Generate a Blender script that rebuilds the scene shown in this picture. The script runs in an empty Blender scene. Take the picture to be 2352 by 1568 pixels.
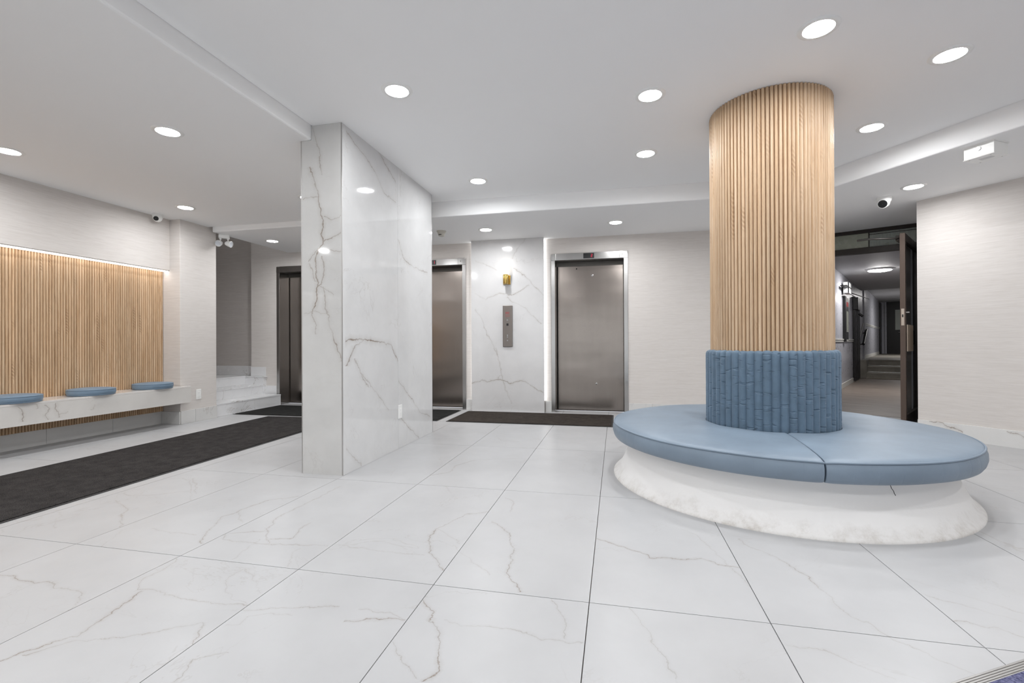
import bpy, bmesh, math, random
from mathutils import Vector, Matrix

random.seed(7)
SC = bpy.context.scene
COL = SC.collection
PI = math.pi

# ------------------------------------------------------------------ camera
def make_camera():
    f_px, yaw, pitch, roll, h = 1075.585, 0.21837, 0.00306, -0.00463, 0.957
    c, s = math.cos(yaw), math.sin(yaw)
    r = Vector((c, s, 0)); fw = Vector((-s, c, 0)); up = Vector((0, 0, 1))
    cp, sp = math.cos(pitch), math.sin(pitch)
    fw, up = cp * fw + sp * up, cp * up - sp * fw
    cr, sr = math.cos(roll), math.sin(roll)
    r, up = cr * r + sr * up, cr * up - sr * r
    cam = bpy.data.cameras.new('camera')
    cam.sensor_width = 36.0
    cam.lens = f_px / 2352.0 * 36.0
    cam.clip_start = 0.02
    o = bpy.data.objects.new('camera', cam)
    m = Matrix((r, up, -fw)).transposed().to_4x4()
    m.translation = Vector((0, 0, h))
    o.matrix_world = m
    COL.objects.link(o)
    SC.camera = o
make_camera()

# ------------------------------------------------------------------ world, exposure, lamp levels
W = bpy.data.worlds.new('world'); SC.world = W
W.use_nodes = True
W.node_tree.nodes['Background'].inputs[0].default_value = (0.93, 0.97, 1.0, 1)
W.node_tree.nodes['Background'].inputs[1].default_value = 1.3     # pale overcast daylight outside the glazed entrance
vs = SC.view_settings
vs.view_transform = 'Standard'; vs.look = 'None'; vs.gamma = 1.0; vs.use_curve_mapping = False
vs.exposure = 0.52
SC.cycles.max_bounces = 12
SC.cycles.diffuse_bounces = 8
SC.cycles.glossy_bounces = 5
SC.cycles.sample_clamp_indirect = 6.0
SC.cycles.caustics_reflective = False
LAMP = 165.0          # radiance of the downlight diffusers
LED = 3.0             # LED strips
SCONCE = 1.3         # glass tube of the sconce
CORRIDOR_LAMP = 80.0   # dome lamp in the dim corridor, and the one added over the landing

# ------------------------------------------------------------------ node helpers
def new_mat(name):
    m = bpy.data.materials.new(name); m.use_nodes = True
    nt = m.node_tree
    return m, nt, nt.nodes['Principled BSDF']

def N(nt, t, **kw):
    n = nt.nodes.new(t)
    for k, v in kw.items():
        setattr(n, k, v)
    return n

def plug(nt, sock, v):
    if isinstance(v, bpy.types.NodeSocket):
        nt.links.new(v, sock)
    elif v is not None:
        sock.default_value = v

def M(nt, op, a, b=None, c=None, clamp=False):
    n = N(nt, 'ShaderNodeMath', operation=op); n.use_clamp = clamp
    plug(nt, n.inputs[0], a); plug(nt, n.inputs[1], b); plug(nt, n.inputs[2], c)
    return n.outputs[0]

def VM(nt, op, a, b=None):
    n = N(nt, 'ShaderNodeVectorMath', operation=op)
    plug(nt, n.inputs[0], a); plug(nt, n.inputs[1], b)
    return n.outputs[0]

def MR(nt, v, a, b, c, d):
    n = N(nt, 'ShaderNodeMapRange')
    plug(nt, n.inputs['Value'], v)
    for k, x in (('From Min', a), ('From Max', b), ('To Min', c), ('To Max', d)):
        plug(nt, n.inputs[k], x)
    return n.outputs[0]

def noise(nt, vec, scale=5.0, detail=2.0, rough=0.5, distort=0.0, out='Fac'):
    n = N(nt, 'ShaderNodeTexNoise')
    plug(nt, n.inputs['Vector'], vec)
    n.inputs['Scale'].default_value = scale; n.inputs['Detail'].default_value = detail
    n.inputs['Roughness'].default_value = rough; n.inputs['Distortion'].default_value = distort
    return n.outputs[out]

def mixc(nt, f, a, b):
    n = N(nt, 'ShaderNodeMix', data_type='RGBA')
    plug(nt, n.inputs[0], f)
    plug(nt, n.inputs[6], (*a, 1) if isinstance(a, tuple) else a)
    plug(nt, n.inputs[7], (*b, 1) if isinstance(b, tuple) else b)
    return n.outputs[2]

def bump(nt, bsdf, h, strength, dist):
    n = N(nt, 'ShaderNodeBump')
    n.inputs['Strength'].default_value = strength; n.inputs['Distance'].default_value = dist
    plug(nt, n.inputs['Height'], h)
    nt.links.new(n.outputs[0], bsdf.inputs['Normal'])

def ocoord(nt, per_object=True):
    """Object coordinates, moved by the object's random number so that copies differ."""
    tc = N(nt, 'ShaderNodeTexCoord').outputs['Object']
    if not per_object:
        return tc, tc
    r = N(nt, 'ShaderNodeObjectInfo').outputs['Random']
    return tc, VM(nt, 'ADD', tc, _rv(nt, r))

def _rv(nt, r):
    n = N(nt, 'ShaderNodeCombineXYZ')
    plug(nt, n.inputs[0], M(nt, 'MULTIPLY', r, 37.0))
    plug(nt, n.inputs[1], M(nt, 'MULTIPLY', r, 91.0))
    plug(nt, n.inputs[2], M(nt, 'MULTIPLY', r, 53.0))
    return n.outputs[0]

def srgb(r, g, b):
    def f(c):
        c /= 255.0
        return c / 12.92 if c <= 0.04045 else ((c + 0.055) / 1.055) ** 2.4
    return (f(r), f(g), f(b))

def plain(name, col, rough=0.5, metal=0.0, spec=0.5, sheen=0.0):
    m, nt, b = new_mat(name)
    b.inputs['Base Color'].default_value = (*col, 1)
    b.inputs['Roughness'].default_value = rough
    b.inputs['Metallic'].default_value = metal
    b.inputs['Specular IOR Level'].default_value = spec
    if sheen:
        b.inputs['Sheen Weight'].default_value = sheen
    # a little unevenness in the gloss so that nothing is perfectly uniform
    _, oc = ocoord(nt)
    nt.links.new(MR(nt, noise(nt, oc, 9.0, 3.0), 0.3, 0.7, max(0.02, rough * 0.88), min(1, rough * 1.12)), b.inputs['Roughness'])
    return m

def glow(name, col, strength):
    m, nt, b = new_mat(name)
    b.inputs['Base Color'].default_value = (*col, 1)
    b.inputs['Emission Color'].default_value = (*col, 1)
    b.inputs['Emission Strength'].default_value = strength
    return m

def stone(name, base, axes=(0, 1), veins=(), rough=0.3, spec=0.4, vein=(0.25, 0.20, 0.16),
          width=0.006, faint=0.22, cloud=0.07, vscale=1.0):
    """Veined porcelain / marble. `veins` are polylines (axis, [(t, v) ...], strength) in the plane `axes`."""
    m, nt, b = new_mat(name)
    tc, oc = ocoord(nt)
    n1 = N(nt, 'ShaderNodeTexNoise'); plug(nt, n1.inputs['Vector'], oc)
    n1.inputs['Scale'].default_value = 16.0; n1.inputs['Detail'].default_value = 5.0; n1.inputs['Roughness'].default_value = 0.62
    dv = VM(nt, 'SUBTRACT', n1.outputs['Color'], (0.5, 0.5, 0.5))
    sc = N(nt, 'ShaderNodeVectorMath', operation='SCALE'); plug(nt, sc.inputs[0], dv); sc.inputs['Scale'].default_value = 0.06
    pos = VM(nt, 'ADD', tc, sc.outputs[0])
    sp = N(nt, 'ShaderNodeSeparateXYZ'); plug(nt, sp.inputs[0], pos)
    A, B = sp.outputs[axes[0]], sp.outputs[axes[1]]
    acc = None
    wob = MR(nt, noise(nt, oc, 5.0, 2.0), 0.35, 0.65, 0.45, 1.25)
    for ax, pts, s in veins:
        T, V = (A, B) if ax == 0 else (B, A)
        t0, t1 = pts[0][0], pts[-1][0]
        dt = max(t1 - t0, 1e-3)
        v0, v1 = min(p[1] for p in pts), max(p[1] for p in pts)
        dvv = max(v1 - v0, 1e-3)
        t = M(nt, 'MULTIPLY_ADD', T, 1 / dt, -t0 / dt)
        fc = N(nt, 'ShaderNodeFloatCurve')
        cu = fc.mapping.curves[0]
        norm = [((p[0] - t0) / dt, (p[1] - v0) / dvv) for p in pts]
        cu.points[0].location = norm[0]; cu.points[-1].location = norm[-1]
        for q in norm[1:-1]:
            cu.points.new(*q)
        for q in cu.points:
            q.handle_type = 'VECTOR'
        fc.mapping.update()
        plug(nt, fc.inputs['Value'], t)
        v = M(nt, 'MULTIPLY_ADD', fc.outputs[0], dvv, v0)
        d = M(nt, 'ABSOLUTE', M(nt, 'SUBTRACT', V, v))
        slope = dvv / dt
        wd = width * (0.6 + 0.5 * s) * min(2.5, math.hypot(1, slope))
        core = MR(nt, d, 0.0, wd, s, 0.0)
        halo = MR(nt, d, 0.0, wd * 4.5, s * 0.22, 0.0)
        i = M(nt, 'MULTIPLY', M(nt, 'MAXIMUM', core, halo), M(nt, 'COMPARE', t, 0.5, 0.5))
        acc = i if acc is None else M(nt, 'MAXIMUM', acc, i)
    if acc is not None:
        acc = M(nt, 'MULTIPLY', acc, wob)
    # faint background veining
    nf = noise(nt, oc, 1.5 * vscale, 6.0, 0.6, 0.9)
    c = M(nt, 'ABSOLUTE', M(nt, 'SUBTRACT', nf, 0.5))
    fv = M(nt, 'MULTIPLY', MR(nt, c, 0.0, 0.007, faint, 0.0), MR(nt, noise(nt, oc, 2.3, 2.0), 0.48, 0.62, 0.0, 1.0))
    acc = fv if acc is None else M(nt, 'MAXIMUM', acc, fv)
    cl = MR(nt, noise(nt, oc, 3.2, 5.0, 0.6), 0.35, 0.7, 0.0, 1.0)
    dark = tuple(x * (1 - cloud) for x in base)
    bc = mixc(nt, cl, base, dark)
    nt.links.new(mixc(nt, acc, bc, vein), b.inputs['Base Color'])
    b.inputs['Specular IOR Level'].default_value = spec
    nt.links.new(MR(nt, noise(nt, oc, 7.0, 3.0), 0.3, 0.7, rough * 0.9, rough * 1.1), b.inputs['Roughness'])
    return m

def wallpaper(name, base, dark):
    m, nt, b = new_mat(name)
    tc, _ = ocoord(nt, False)
    mp = N(nt, 'ShaderNodeMapping'); plug(nt, mp.inputs[0], tc); mp.inputs['Scale'].default_value = (9.0, 9.0, 330.0)
    n1 = noise(nt, mp.outputs[0], 1.0, 3.0, 0.6)
    mp2 = N(nt, 'ShaderNodeMapping'); plug(nt, mp2.inputs[0], tc); mp2.inputs['Scale'].default_value = (3.0, 3.0, 90.0)
    n2 = noise(nt, mp2.outputs[0], 1.0, 3.0, 0.6)
    h = M(nt, 'ADD', M(nt, 'MULTIPLY', n1, 0.6), M(nt, 'MULTIPLY', n2, 0.4))
    nt.links.new(mixc(nt, MR(nt, h, 0.36, 0.62, 1.0, 0.0), base, dark), b.inputs['Base Color'])
    b.inputs['Roughness'].default_value = 0.75; b.inputs['Specular IOR Level'].default_value = 0.2
    bump(nt, b, h, 0.25, 0.0015)
    return m

def oak(name, light, mid, dark):
    m, nt, b = new_mat(name)
    tc, oc = ocoord(nt)
    rnd = N(nt, 'ShaderNodeObjectInfo').outputs['Random']
    mp = N(nt, 'ShaderNodeMapping'); plug(nt, mp.inputs[0], oc); mp.inputs['Scale'].default_value = (55.0, 20.0, 1.6)
    g = noise(nt, mp.outputs[0], 1.0, 5.0, 0.62, 0.4)
    mp2 = N(nt, 'ShaderNodeMapping'); plug(nt, mp2.inputs[0], oc); mp2.inputs['Scale'].default_value = (300.0, 100.0, 9.0)
    g2 = noise(nt, mp2.outputs[0], 1.0, 2.0)
    c = mixc(nt, MR(nt, g, 0.35, 0.68, 0.0, 1.0), light, mid)
    c = mixc(nt, MR(nt, g2, 0.55, 0.75, 0.0, 0.45), c, dark)
    # slanting crown grain on some of the strips
    sp = N(nt, 'ShaderNodeSeparateXYZ'); plug(nt, sp.inputs[0], tc)
    ph = M(nt, 'ADD', M(nt, 'MULTIPLY', sp.outputs[2], 210.0), M(nt, 'MULTIPLY', sp.outputs[0], 330.0))
    wv = M(nt, 'MULTIPLY_ADD', M(nt, 'SINE', M(nt, 'ADD', ph, M(nt, 'MULTIPLY', g, 9.0))), 0.5, 0.5)
    mp3 = N(nt, 'ShaderNodeMapping'); plug(nt, mp3.inputs[0], oc); mp3.inputs['Scale'].default_value = (0.0, 0.0, 2.1)
    where = MR(nt, noise(nt, mp3.outputs[0], 1.0, 1.0), 0.56, 0.62, 0.0, 0.5)
    some = M(nt, 'GREATER_THAN', M(nt, 'FRACT', M(nt, 'MULTIPLY', rnd, 17.0)), 0.62)
    c = mixc(nt, M(nt, 'MULTIPLY', M(nt, 'MULTIPLY', wv, where), some), c, dark)
    hsv = N(nt, 'ShaderNodeHueSaturation'); plug(nt, hsv.inputs['Color'], c)
    plug(nt, hsv.inputs['Value'], MR(nt, M(nt, 'FRACT', M(nt, 'MULTIPLY', rnd, 7.3)), 0.0, 1.0, 0.9, 1.08))
    nt.links.new(hsv.outputs[0], b.inputs['Base Color'])
    b.inputs['Roughness'].default_value = 0.42; b.inputs['Specular IOR Level'].default_value = 0.35
    bump(nt, b, g2, 0.12, 0.0008)
    return m

def steel(name, col, rough, wave=0.0, aniso=0.5):
    m, nt, b = new_mat(name)
    _, oc = ocoord(nt)
    b.inputs['Metallic'].default_value = 1.0
    mp = N(nt, 'ShaderNodeMapping'); plug(nt, mp.inputs[0], oc); mp.inputs['Scale'].default_value = (220.0, 220.0, 1.5)
    g = noise(nt, mp.outputs[0], 1.0, 4.0)
    mp2 = N(nt, 'ShaderNodeMapping'); plug(nt, mp2.inputs[0], oc); mp2.inputs['Scale'].default_value = (9.0, 9.0, 0.9)
    g2 = noise(nt, mp2.outputs[0], 1.0, 4.0)
    d = tuple(x * 0.93 for x in col)
    nt.links.new(mixc(nt, MR(nt, g2, 0.3, 0.7, 0, 1), col, d), b.inputs['Base Color'])
    nt.links.new(MR(nt, g, 0.3, 0.7, rough * 0.92, rough * 1.1), b.inputs['Roughness'])
    if wave:
        mp3 = N(nt, 'ShaderNodeMapping'); plug(nt, mp3.inputs[0], oc); mp3.inputs['Scale'].default_value = (1.3, 1.3, 3.0)
        bump(nt, b, noise(nt, mp3.outputs[0], 1.0, 1.0), wave, 0.02)
    return m

def carpet(name, c0, c1, scale=260.0):
    m, nt, b = new_mat(name)
    _, oc = ocoord(nt)
    a = noise(nt, oc, scale, 2.0)
    l = noise(nt, oc, 14.0, 3.0)
    f = M(nt, 'ADD', M(nt, 'MULTIPLY', a, 0.75), M(nt, 'MULTIPLY', l, 0.25))
    nt.links.new(mixc(nt, MR(nt, f, 0.4, 0.62, 0, 1), c0, c1), b.inputs['Base Color'])
    b.inputs['Roughness'].default_value = 0.95; b.inputs['Specular IOR Level'].default_value = 0.1
    bump(nt, b, a, 0.6, 0.004)
    return m

# ------------------------------------------------------------------ mesh helpers
class MB:
    def __init__(s):
        s.v = []; s.f = []; s.sm = []
    def add(s, vs_, fs_, smooth=False, mat=None):
        o = len(s.v)
        s.v += [tuple(mat @ Vector(p)) if mat else tuple(p) for p in vs_]
        s.f += [tuple(i + o for i in f) for f in fs_]
        s.sm += [smooth] * len(fs_)
        return s
    def box(s, x0, y0, z0, x1, y1, z1, mat=None):
        return s.add([(x0, y0, z0), (x1, y0, z0), (x1, y1, z0), (x0, y1, z0), (x0, y0, z1), (x1, y0, z1), (x1, y1, z1), (x0, y1, z1)],
                     [(0, 3, 2, 1), (4, 5, 6, 7), (0, 1, 5, 4), (1, 2, 6, 5), (2, 3, 7, 6), (3, 0, 4, 7)], False, mat)
    def prism(s, poly, z0, z1, mat=None):
        n = len(poly)
        ar = sum(poly[i][0] * poly[(i + 1) % n][1] - poly[(i + 1) % n][0] * poly[i][1] for i in range(n))
        if ar < 0:
            poly = poly[::-1]
        vs_ = [(x, y, z0) for x, y in poly] + [(x, y, z1) for x, y in poly]
        fs_ = [tuple(range(n - 1, -1, -1)), tuple(range(n, 2 * n))]
        fs_ += [(i, (i + 1) % n, n + (i + 1) % n, n + i) for i in range(n)]
        return s.add(vs_, fs_, False, mat)
    def lathe(s, prof, n=32, a0=0.0, a1=2 * PI, mat=None, smooth=True, cap=True):
        full = abs(a1 - a0 - 2 * PI) < 1e-6
        k = n if full else n + 1
        vs_ = []
        for i in range(k):
            a = a0 + (a1 - a0) * i / n
            vs_ += [(r * math.cos(a), r * math.sin(a), z) for r, z in prof]
        p = len(prof)
        fs_ = []
        for i in range(n):
            j = (i + 1) % k
            for q in range(p - 1):
                fs_.append((i * p + q, j * p + q, j * p + q + 1, i * p + q + 1))
        s.add(vs_, fs_, smooth, mat)
        return s
    def tube(s, pts, r, n=8, smooth=True, mat=None, closed=False, caps=True):
        pts = [Vector(p) for p in pts]
        vs_, fs_ = [], []
        m = len(pts)
        up = None
        for i, p in enumerate(pts):
            if closed:
                d = (pts[(i + 1) % m] - pts[i - 1]).normalized()
            else:
                d = (pts[min(i + 1, m - 1)] - pts[max(i - 1, 0)]).normalized()
            if up is None:
                up = Vector((0, 0, 1)) if abs(d.z) < 0.9 else Vector((1, 0, 0))
            a = d.cross(up).normalized(); b = a.cross(d).normalized(); up = b
            for k in range(n):
                t = 2 * PI * k / n
                vs_.append(p + r * (math.cos(t) * a + math.sin(t) * b))
        for i in range(m if closed else m - 1):
            j = (i + 1) % m
            for k in range(n):
                l = (k + 1) % n
                fs_.append((i * n + k, i * n + l, j * n + l, j * n + k))
        if caps and not closed:
            fs_.append(tuple(range(n - 1, -1, -1)))
            fs_.append(tuple((m - 1) * n + k for k in range(n)))
        return s.add(vs_, fs_, smooth, mat)
    def cyl(s, p0, p1, r, n=20, mat=None):
        return s.tube([p0, p1], r, n, True, mat)
    def mesh(s, name):
        me = bpy.data.meshes.new(name)
        me.from_pydata(s.v, [], s.f)
        me.polygons.foreach_set('use_smooth', s.sm)
        bm = bmesh.new(); bm.from_mesh(me)
        bmesh.ops.recalc_face_normals(bm, faces=bm.faces)
        bm.to_mesh(me); bm.free()
        me.update()
        return me
    def build(s, name, mat, parent=None, bevel=0.0, loc=None, rz=0.0, seg=2):
        me = s.mesh(name)
        me.materials.append(mat)
        return place(name, me, parent, bevel, loc, rz, seg)

def place(name, me, parent=None, bevel=0.0, loc=None, rz=0.0, seg=2):
    o = bpy.data.objects.new(name, me)
    COL.objects.link(o)
    if parent is not None:
        o.parent = parent
    if loc is not None:
        o.location = loc
    o.rotation_euler[2] = rz
    if bevel:
        md = o.modifiers.new('bevel', 'BEVEL')
        md.width = bevel; md.segments = seg; md.limit_method = 'ANGLE'; md.angle_limit = math.radians(50)
    if any(me.polygons[i].use_smooth for i in range(min(len(me.polygons), 400))):
        es = o.modifiers.new('split', 'EDGE_SPLIT'); es.split_angle = math.radians(48)
    return o

def tag(o, label, cat, group=None, kind=None):
    o['label'] = label; o['category'] = cat
    if group: o['group'] = group
    if kind: o['kind'] = kind
    return o

def thing(name, label, cat, loc=(0, 0, 0), rz=0.0, group=None, kind=None):
    o = bpy.data.objects.new(name, None)
    o.empty_display_size = 0.1
    COL.objects.link(o)
    o.location = loc; o.rotation_euler[2] = rz
    return tag(o, label, cat, group, kind)

def struct(name, mb, mat, label=None, bevel=0.0, loc=None, rz=0.0):
    o = mb.build(name, mat, None, bevel, loc, rz)
    o['kind'] = 'structure'
    if label: o['label'] = label
    return o

def copy_tree(root, loc, rz, label, group=None):
    r = root.copy(); COL.objects.link(r)
    r.location = loc; r.rotation_euler[2] = rz; r['label'] = label
    if group: r['group'] = group
    for ch in list(root.children):
        c = ch.copy(); COL.objects.link(c); c.parent = r
        for g in list(ch.children):
            d = g.copy(); COL.objects.link(d); d.parent = c
    return r

# ------------------------------------------------------------------ vein lines of the stone, in metres on each slab
TILE_VEINS = {
 (-4, 0): [(0,[(-0.164,-0.069),(-0.043,-0.13),(0.059,-0.176),(0.123,-0.253),(0.308,-0.399)],0.6),(0,[(-0.291,0.028),(-0.252,0.052),(-0.174,0.02),(-0.01,0.07),(0.055,0.132),(0.127,0.18)],0.5),(0,[(-0.293,0.346),(-0.196,0.405),(-0.088,0.368),(0.132,0.181),(0.3,0.013)],0.5),(0,[(-0.123,0.42),(0.042,0.302),(0.214,0.132)],0.6),(0,[(-0.254,-0.306),(-0.193,-0.343),(-0.145,-0.405),(-0.017,-0.488)],0.35)],
 (-3, -1): [(0,[(-0.273,0.307),(-0.225,0.31),(-0.139,0.295),(-0.059,0.293),(0.001,0.308),(0.073,0.277),(0.154,0.282),(0.213,0.271),(0.264,0.231),(0.315,0.148)],0.7)],
 (-3, 0): [(1,[(-0.625,-0.141),(-0.555,-0.188),(-0.423,-0.263)],0.35),(0,[(-0.127,-0.384),(0.008,-0.397),(0.174,-0.398)],0.4),(1,[(-0.49,0.293),(-0.428,0.238),(-0.359,0.191),(-0.28,0.161),(-0.179,0.101),(-0.089,0.12),(-0.038,0.115),(0.123,0.15),(0.226,0.282)],0.8),(0,[(0.12,-0.089),(0.208,-0.156),(0.275,-0.223)],0.35)],
 (-2, -1): [(1,[(0.341,-0.21),(0.391,-0.268),(0.501,-0.261),(0.591,-0.296)],0.6),(0,[(-0.21,0.341),(-0.173,0.339),(-0.117,0.343),(0.014,0.319),(0.125,0.315),(0.301,0.326)],0.6),(1,[(-0.083,-0.206),(-0.01,-0.164),(0.036,-0.136),(0.06,-0.104),(0.135,-0.128),(0.229,-0.154),(0.33,-0.177)],0.9),(1,[(-0.049,-0.166),(0.039,-0.086),(0.072,0.012),(0.107,0.096),(0.157,0.167),(0.206,0.225)],0.6),(1,[(0.105,0.297),(0.158,0.272),(0.206,0.225)],0.6),(1,[(0.335,0.293),(0.383,0.157),(0.487,0.064),(0.573,0.078)],0.35),(0,[(0.078,0.573),(0.223,0.47),(0.285,0.411)],0.35)],
 (-2, 0): [(1,[(-0.425,-0.008),(-0.362,-0.061),(-0.258,-0.139),(-0.104,-0.208),(-0.028,-0.198),(0.208,-0.192),(0.47,-0.186)],0.6),(0,[(-0.054,-0.37),(0.068,-0.345)],0.6),(1,[(-0.345,0.068),(-0.299,0.055),(-0.234,0.028),(-0.139,0.015)],0.6),(0,[(-0.308,-0.355),(-0.125,-0.287)],0.6),(1,[(-0.414,-0.261),(-0.355,-0.308)],0.6),(0,[(-0.261,-0.414),(-0.167,-0.426),(-0.008,-0.425),(0.286,-0.372)],0.6),(1,[(-0.598,-0.041),(-0.439,-0.075),(-0.386,-0.086)],0.4),(1,[(-0.597,0.247),(-0.504,0.179),(-0.43,0.176)],0.3)],
 (-1, -1): [(0,[(-0.472,0.312),(-0.411,0.253),(-0.332,0.292),(-0.219,0.329),(0.03,0.398)],0.5),(0,[(-0.285,0.209),(-0.241,0.223)],0.4),(1,[(0.223,-0.241),(0.268,-0.25),(0.299,-0.194)],0.4),(0,[(-0.194,0.299),(-0.108,0.313)],0.4),(1,[(-0.046,-0.215),(-0.009,-0.228),(0.044,-0.24),(0.103,-0.172)],0.45),(0,[(0.087,0.314),(0.197,0.353),(0.3,0.37)],0.7),(0,[(0.103,0.399),(0.229,0.392),(0.3,0.37)],0.35)],
 (-1, 0): [(1,[(0.464,-0.005),(0.627,-0.119)],0.4),(1,[(0.211,0.352),(0.325,0.344),(0.452,0.345),(0.512,0.308)],0.8),(0,[(0.111,-0.069),(0.144,0.01),(0.196,0.15),(0.313,0.203),(0.352,0.211)],0.8),(1,[(-0.493,0.306),(-0.389,0.221),(-0.344,0.177),(-0.238,0.133),(-0.139,0.102),(-0.069,0.111)],0.8),(0,[(0.107,-0.07),(0.292,-0.225)],0.3),(0,[(-0.261,-0.361),(-0.12,-0.37),(0.044,-0.381),(0.163,-0.38)],0.4)],
 (-1, 1): [(0,[(-0.318,-0.401),(-0.195,-0.283)],0.7),(1,[(-0.283,-0.195),(-0.084,-0.211),(0.104,-0.111),(0.231,0.227)],0.7)],
 (-1, 2): [(1,[(-0.344,-0.08),(-0.105,-0.203)],0.3),(0,[(-0.08,-0.344),(0.096,-0.351)],0.3)],
 (0, -1): [(0,[(-0.306,0.495),(-0.265,0.462),(-0.224,0.404)],1),(1,[(0.105,-0.131),(0.152,-0.111),(0.211,-0.129),(0.255,-0.137),(0.307,-0.164),(0.36,-0.187),(0.383,-0.225),(0.404,-0.224)],1),(0,[(-0.182,0.403),(-0.157,0.387),(-0.094,0.385),(0.087,0.39),(0.156,0.362),(0.251,0.373),(0.295,0.374)],0.5),(1,[(0.385,0.244),(0.47,0.229),(0.549,0.198),(0.612,0.161)],0.5),(1,[(0.113,-0.157),(0.187,-0.241),(0.267,-0.31)],0.4)],
 (0, 0): [(0,[(-0.269,0.468),(-0.207,0.415)],0.5),(1,[(0.227,-0.181),(0.415,-0.207)],0.5),(0,[(-0.253,0.079),(-0.153,-0.02),(-0.117,-0.079),(-0.09,-0.177),(-0.056,-0.218)],0.8),(1,[(-0.587,0.051),(-0.535,0.012),(-0.462,-0.048),(-0.382,-0.04),(-0.301,-0.058),(-0.218,-0.056)],0.8),(0,[(-0.288,-0.314),(-0.101,-0.488)],0.35)],
 (0, 2): [(0,[(-0.269,-0.043),(-0.056,-0.218),(0.157,-0.412),(0.265,-0.314)],0.3)],
 (1, -1): [(1,[(0.262,-0.042),(0.355,-0.067),(0.417,-0.093),(0.471,-0.1),(0.535,-0.124),(0.613,-0.169)],0.5)],
 (1, 0): [(0,[(-0.305,-0.033),(-0.221,-0.076),(-0.097,-0.145),(-0.062,-0.19),(-0.001,-0.178),(0.078,-0.178)],0.9),(0,[(0.078,-0.178),(0.162,-0.152),(0.218,-0.198),(0.306,-0.203)],0.9),(0,[(0.123,0.166),(0.182,0.112)],0.4),(1,[(-0.383,0.307),(-0.303,0.295),(-0.189,0.261),(-0.023,0.214),(0.112,0.182)],0.4)],
 (2, -1): [(0,[(-0.296,0.495),(-0.221,0.486),(-0.18,0.49),(-0.121,0.443),(-0.042,0.387)],0.4),(0,[(-0.006,0.612),(0.044,0.613),(0.11,0.54),(0.188,0.464)],0.5)],
 (2, 0): [(1,[(-0.608,0.039),(-0.553,0.025),(-0.502,-0.026),(-0.438,-0.038),(-0.4,-0.028),(-0.301,-0.043),(-0.234,-0.055),(-0.152,-0.099),(-0.121,-0.103),(-0.027,-0.152),(0.032,-0.225),(0.112,-0.228)],0.6)],
 (3, 0): [(0,[(-0.3,-0.467),(-0.252,-0.462),(-0.238,-0.479),(-0.189,-0.478),(-0.146,-0.526)],0.55),(0,[(-0.295,-0.29),(-0.205,-0.343),(-0.075,-0.424)],0.35),(0,[(-0.307,-0.158),(-0.193,-0.23),(-0.031,-0.362)],0.3)],
}
PANEL_VEINS = [(1,[(2.114,-1.4),(2.198,-1.356),(2.261,-1.322),(2.317,-1.267),(2.394,-1.201)],0.5),(0,[(-1.939,2.115),(-1.859,2.09),(-1.768,2.053),(-1.612,1.971)],0.5),(0,[(-1.378,1.994),(-1.302,1.938),(-1.161,1.826),(-1.096,1.738),(-0.957,1.607)],0.8),(0,[(-1.771,1.574),(-1.714,1.605),(-1.624,1.63),(-1.58,1.65),(-1.491,1.642),(-1.458,1.62),(-1.402,1.618),(-1.27,1.679),(-1.161,1.751)],0.8),(0,[(-1.941,1.66),(-1.861,1.609),(-1.771,1.568)],0.4),(1,[(1.215,-0.991),(1.356,-1.141),(1.448,-1.228),(1.533,-1.414),(1.599,-1.469)],0.6),(0,[(-1.942,1.425),(-1.862,1.347),(-1.817,1.259),(-1.773,1.095),(-1.695,0.974),(-1.639,0.855),(-1.606,0.768)],0.6),(0,[(-1.993,0.387),(-1.834,0.436),(-1.76,0.417),(-1.604,0.449),(-1.532,0.44),(-1.439,0.391),(-1.307,0.433),(-1.225,0.434),(-1.145,0.375),(-1.045,0.308),(-0.97,0.28)],1),(1,[(0.112,-1.41),(0.33,-1.501),(0.51,-1.552),(0.71,-1.592),(0.891,-1.633)],0.5),(1,[(0.449,-1.614),(0.489,-1.604),(0.51,-1.552)],0.5)]
PIER_FRONT_VEINS = [(1,[(2.193,-2.104),(2.374,-2.124),(2.485,-2.154),(2.569,-2.184)],0.5),(1,[(1.028,-2.159),(1.1,-2.159),(1.181,-2.189),(1.243,-2.158),(1.315,-2.148),(1.387,-2.138),(1.495,-2.147),(1.585,-2.157),(1.638,-2.137),(1.69,-2.096),(1.779,-2.096),(1.887,-2.099),(1.979,-2.125),(2.051,-2.135),(2.161,-2.165),(2.263,-2.195)],1),(0,[(-2.137,1.638),(-2.076,1.653),(-2.026,1.633),(-1.941,1.629)],0.6),(0,[(-2.085,1.886),(-2.025,1.861),(-1.965,1.879),(-1.926,1.912)],0.7),(1,[(1.378,-2.138),(1.421,-2.107),(1.492,-2.087),(1.6,-2.096)],0.9),(1,[(0.822,-1.936),(0.92,-1.979),(1.098,-2.038),(1.223,-2.068),(1.376,-2.097)],0.7),(0,[(-2.218,1.57),(-2.177,1.604),(-2.086,1.707),(-2.016,1.73),(-1.932,1.77)],0.7),(0,[(-2.258,2.024),(-2.196,2.041),(-2.135,2.037)],0.7),(1,[(1.423,-2.158),(1.478,-2.178),(1.551,-2.208)],0.7),(0,[(-2.251,1.182),(-2.189,1.19),(-2.058,1.179)],0.4),(0,[(-2.148,1.396),(-2.057,1.339),(-2.007,1.311)],0.5)]
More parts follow.
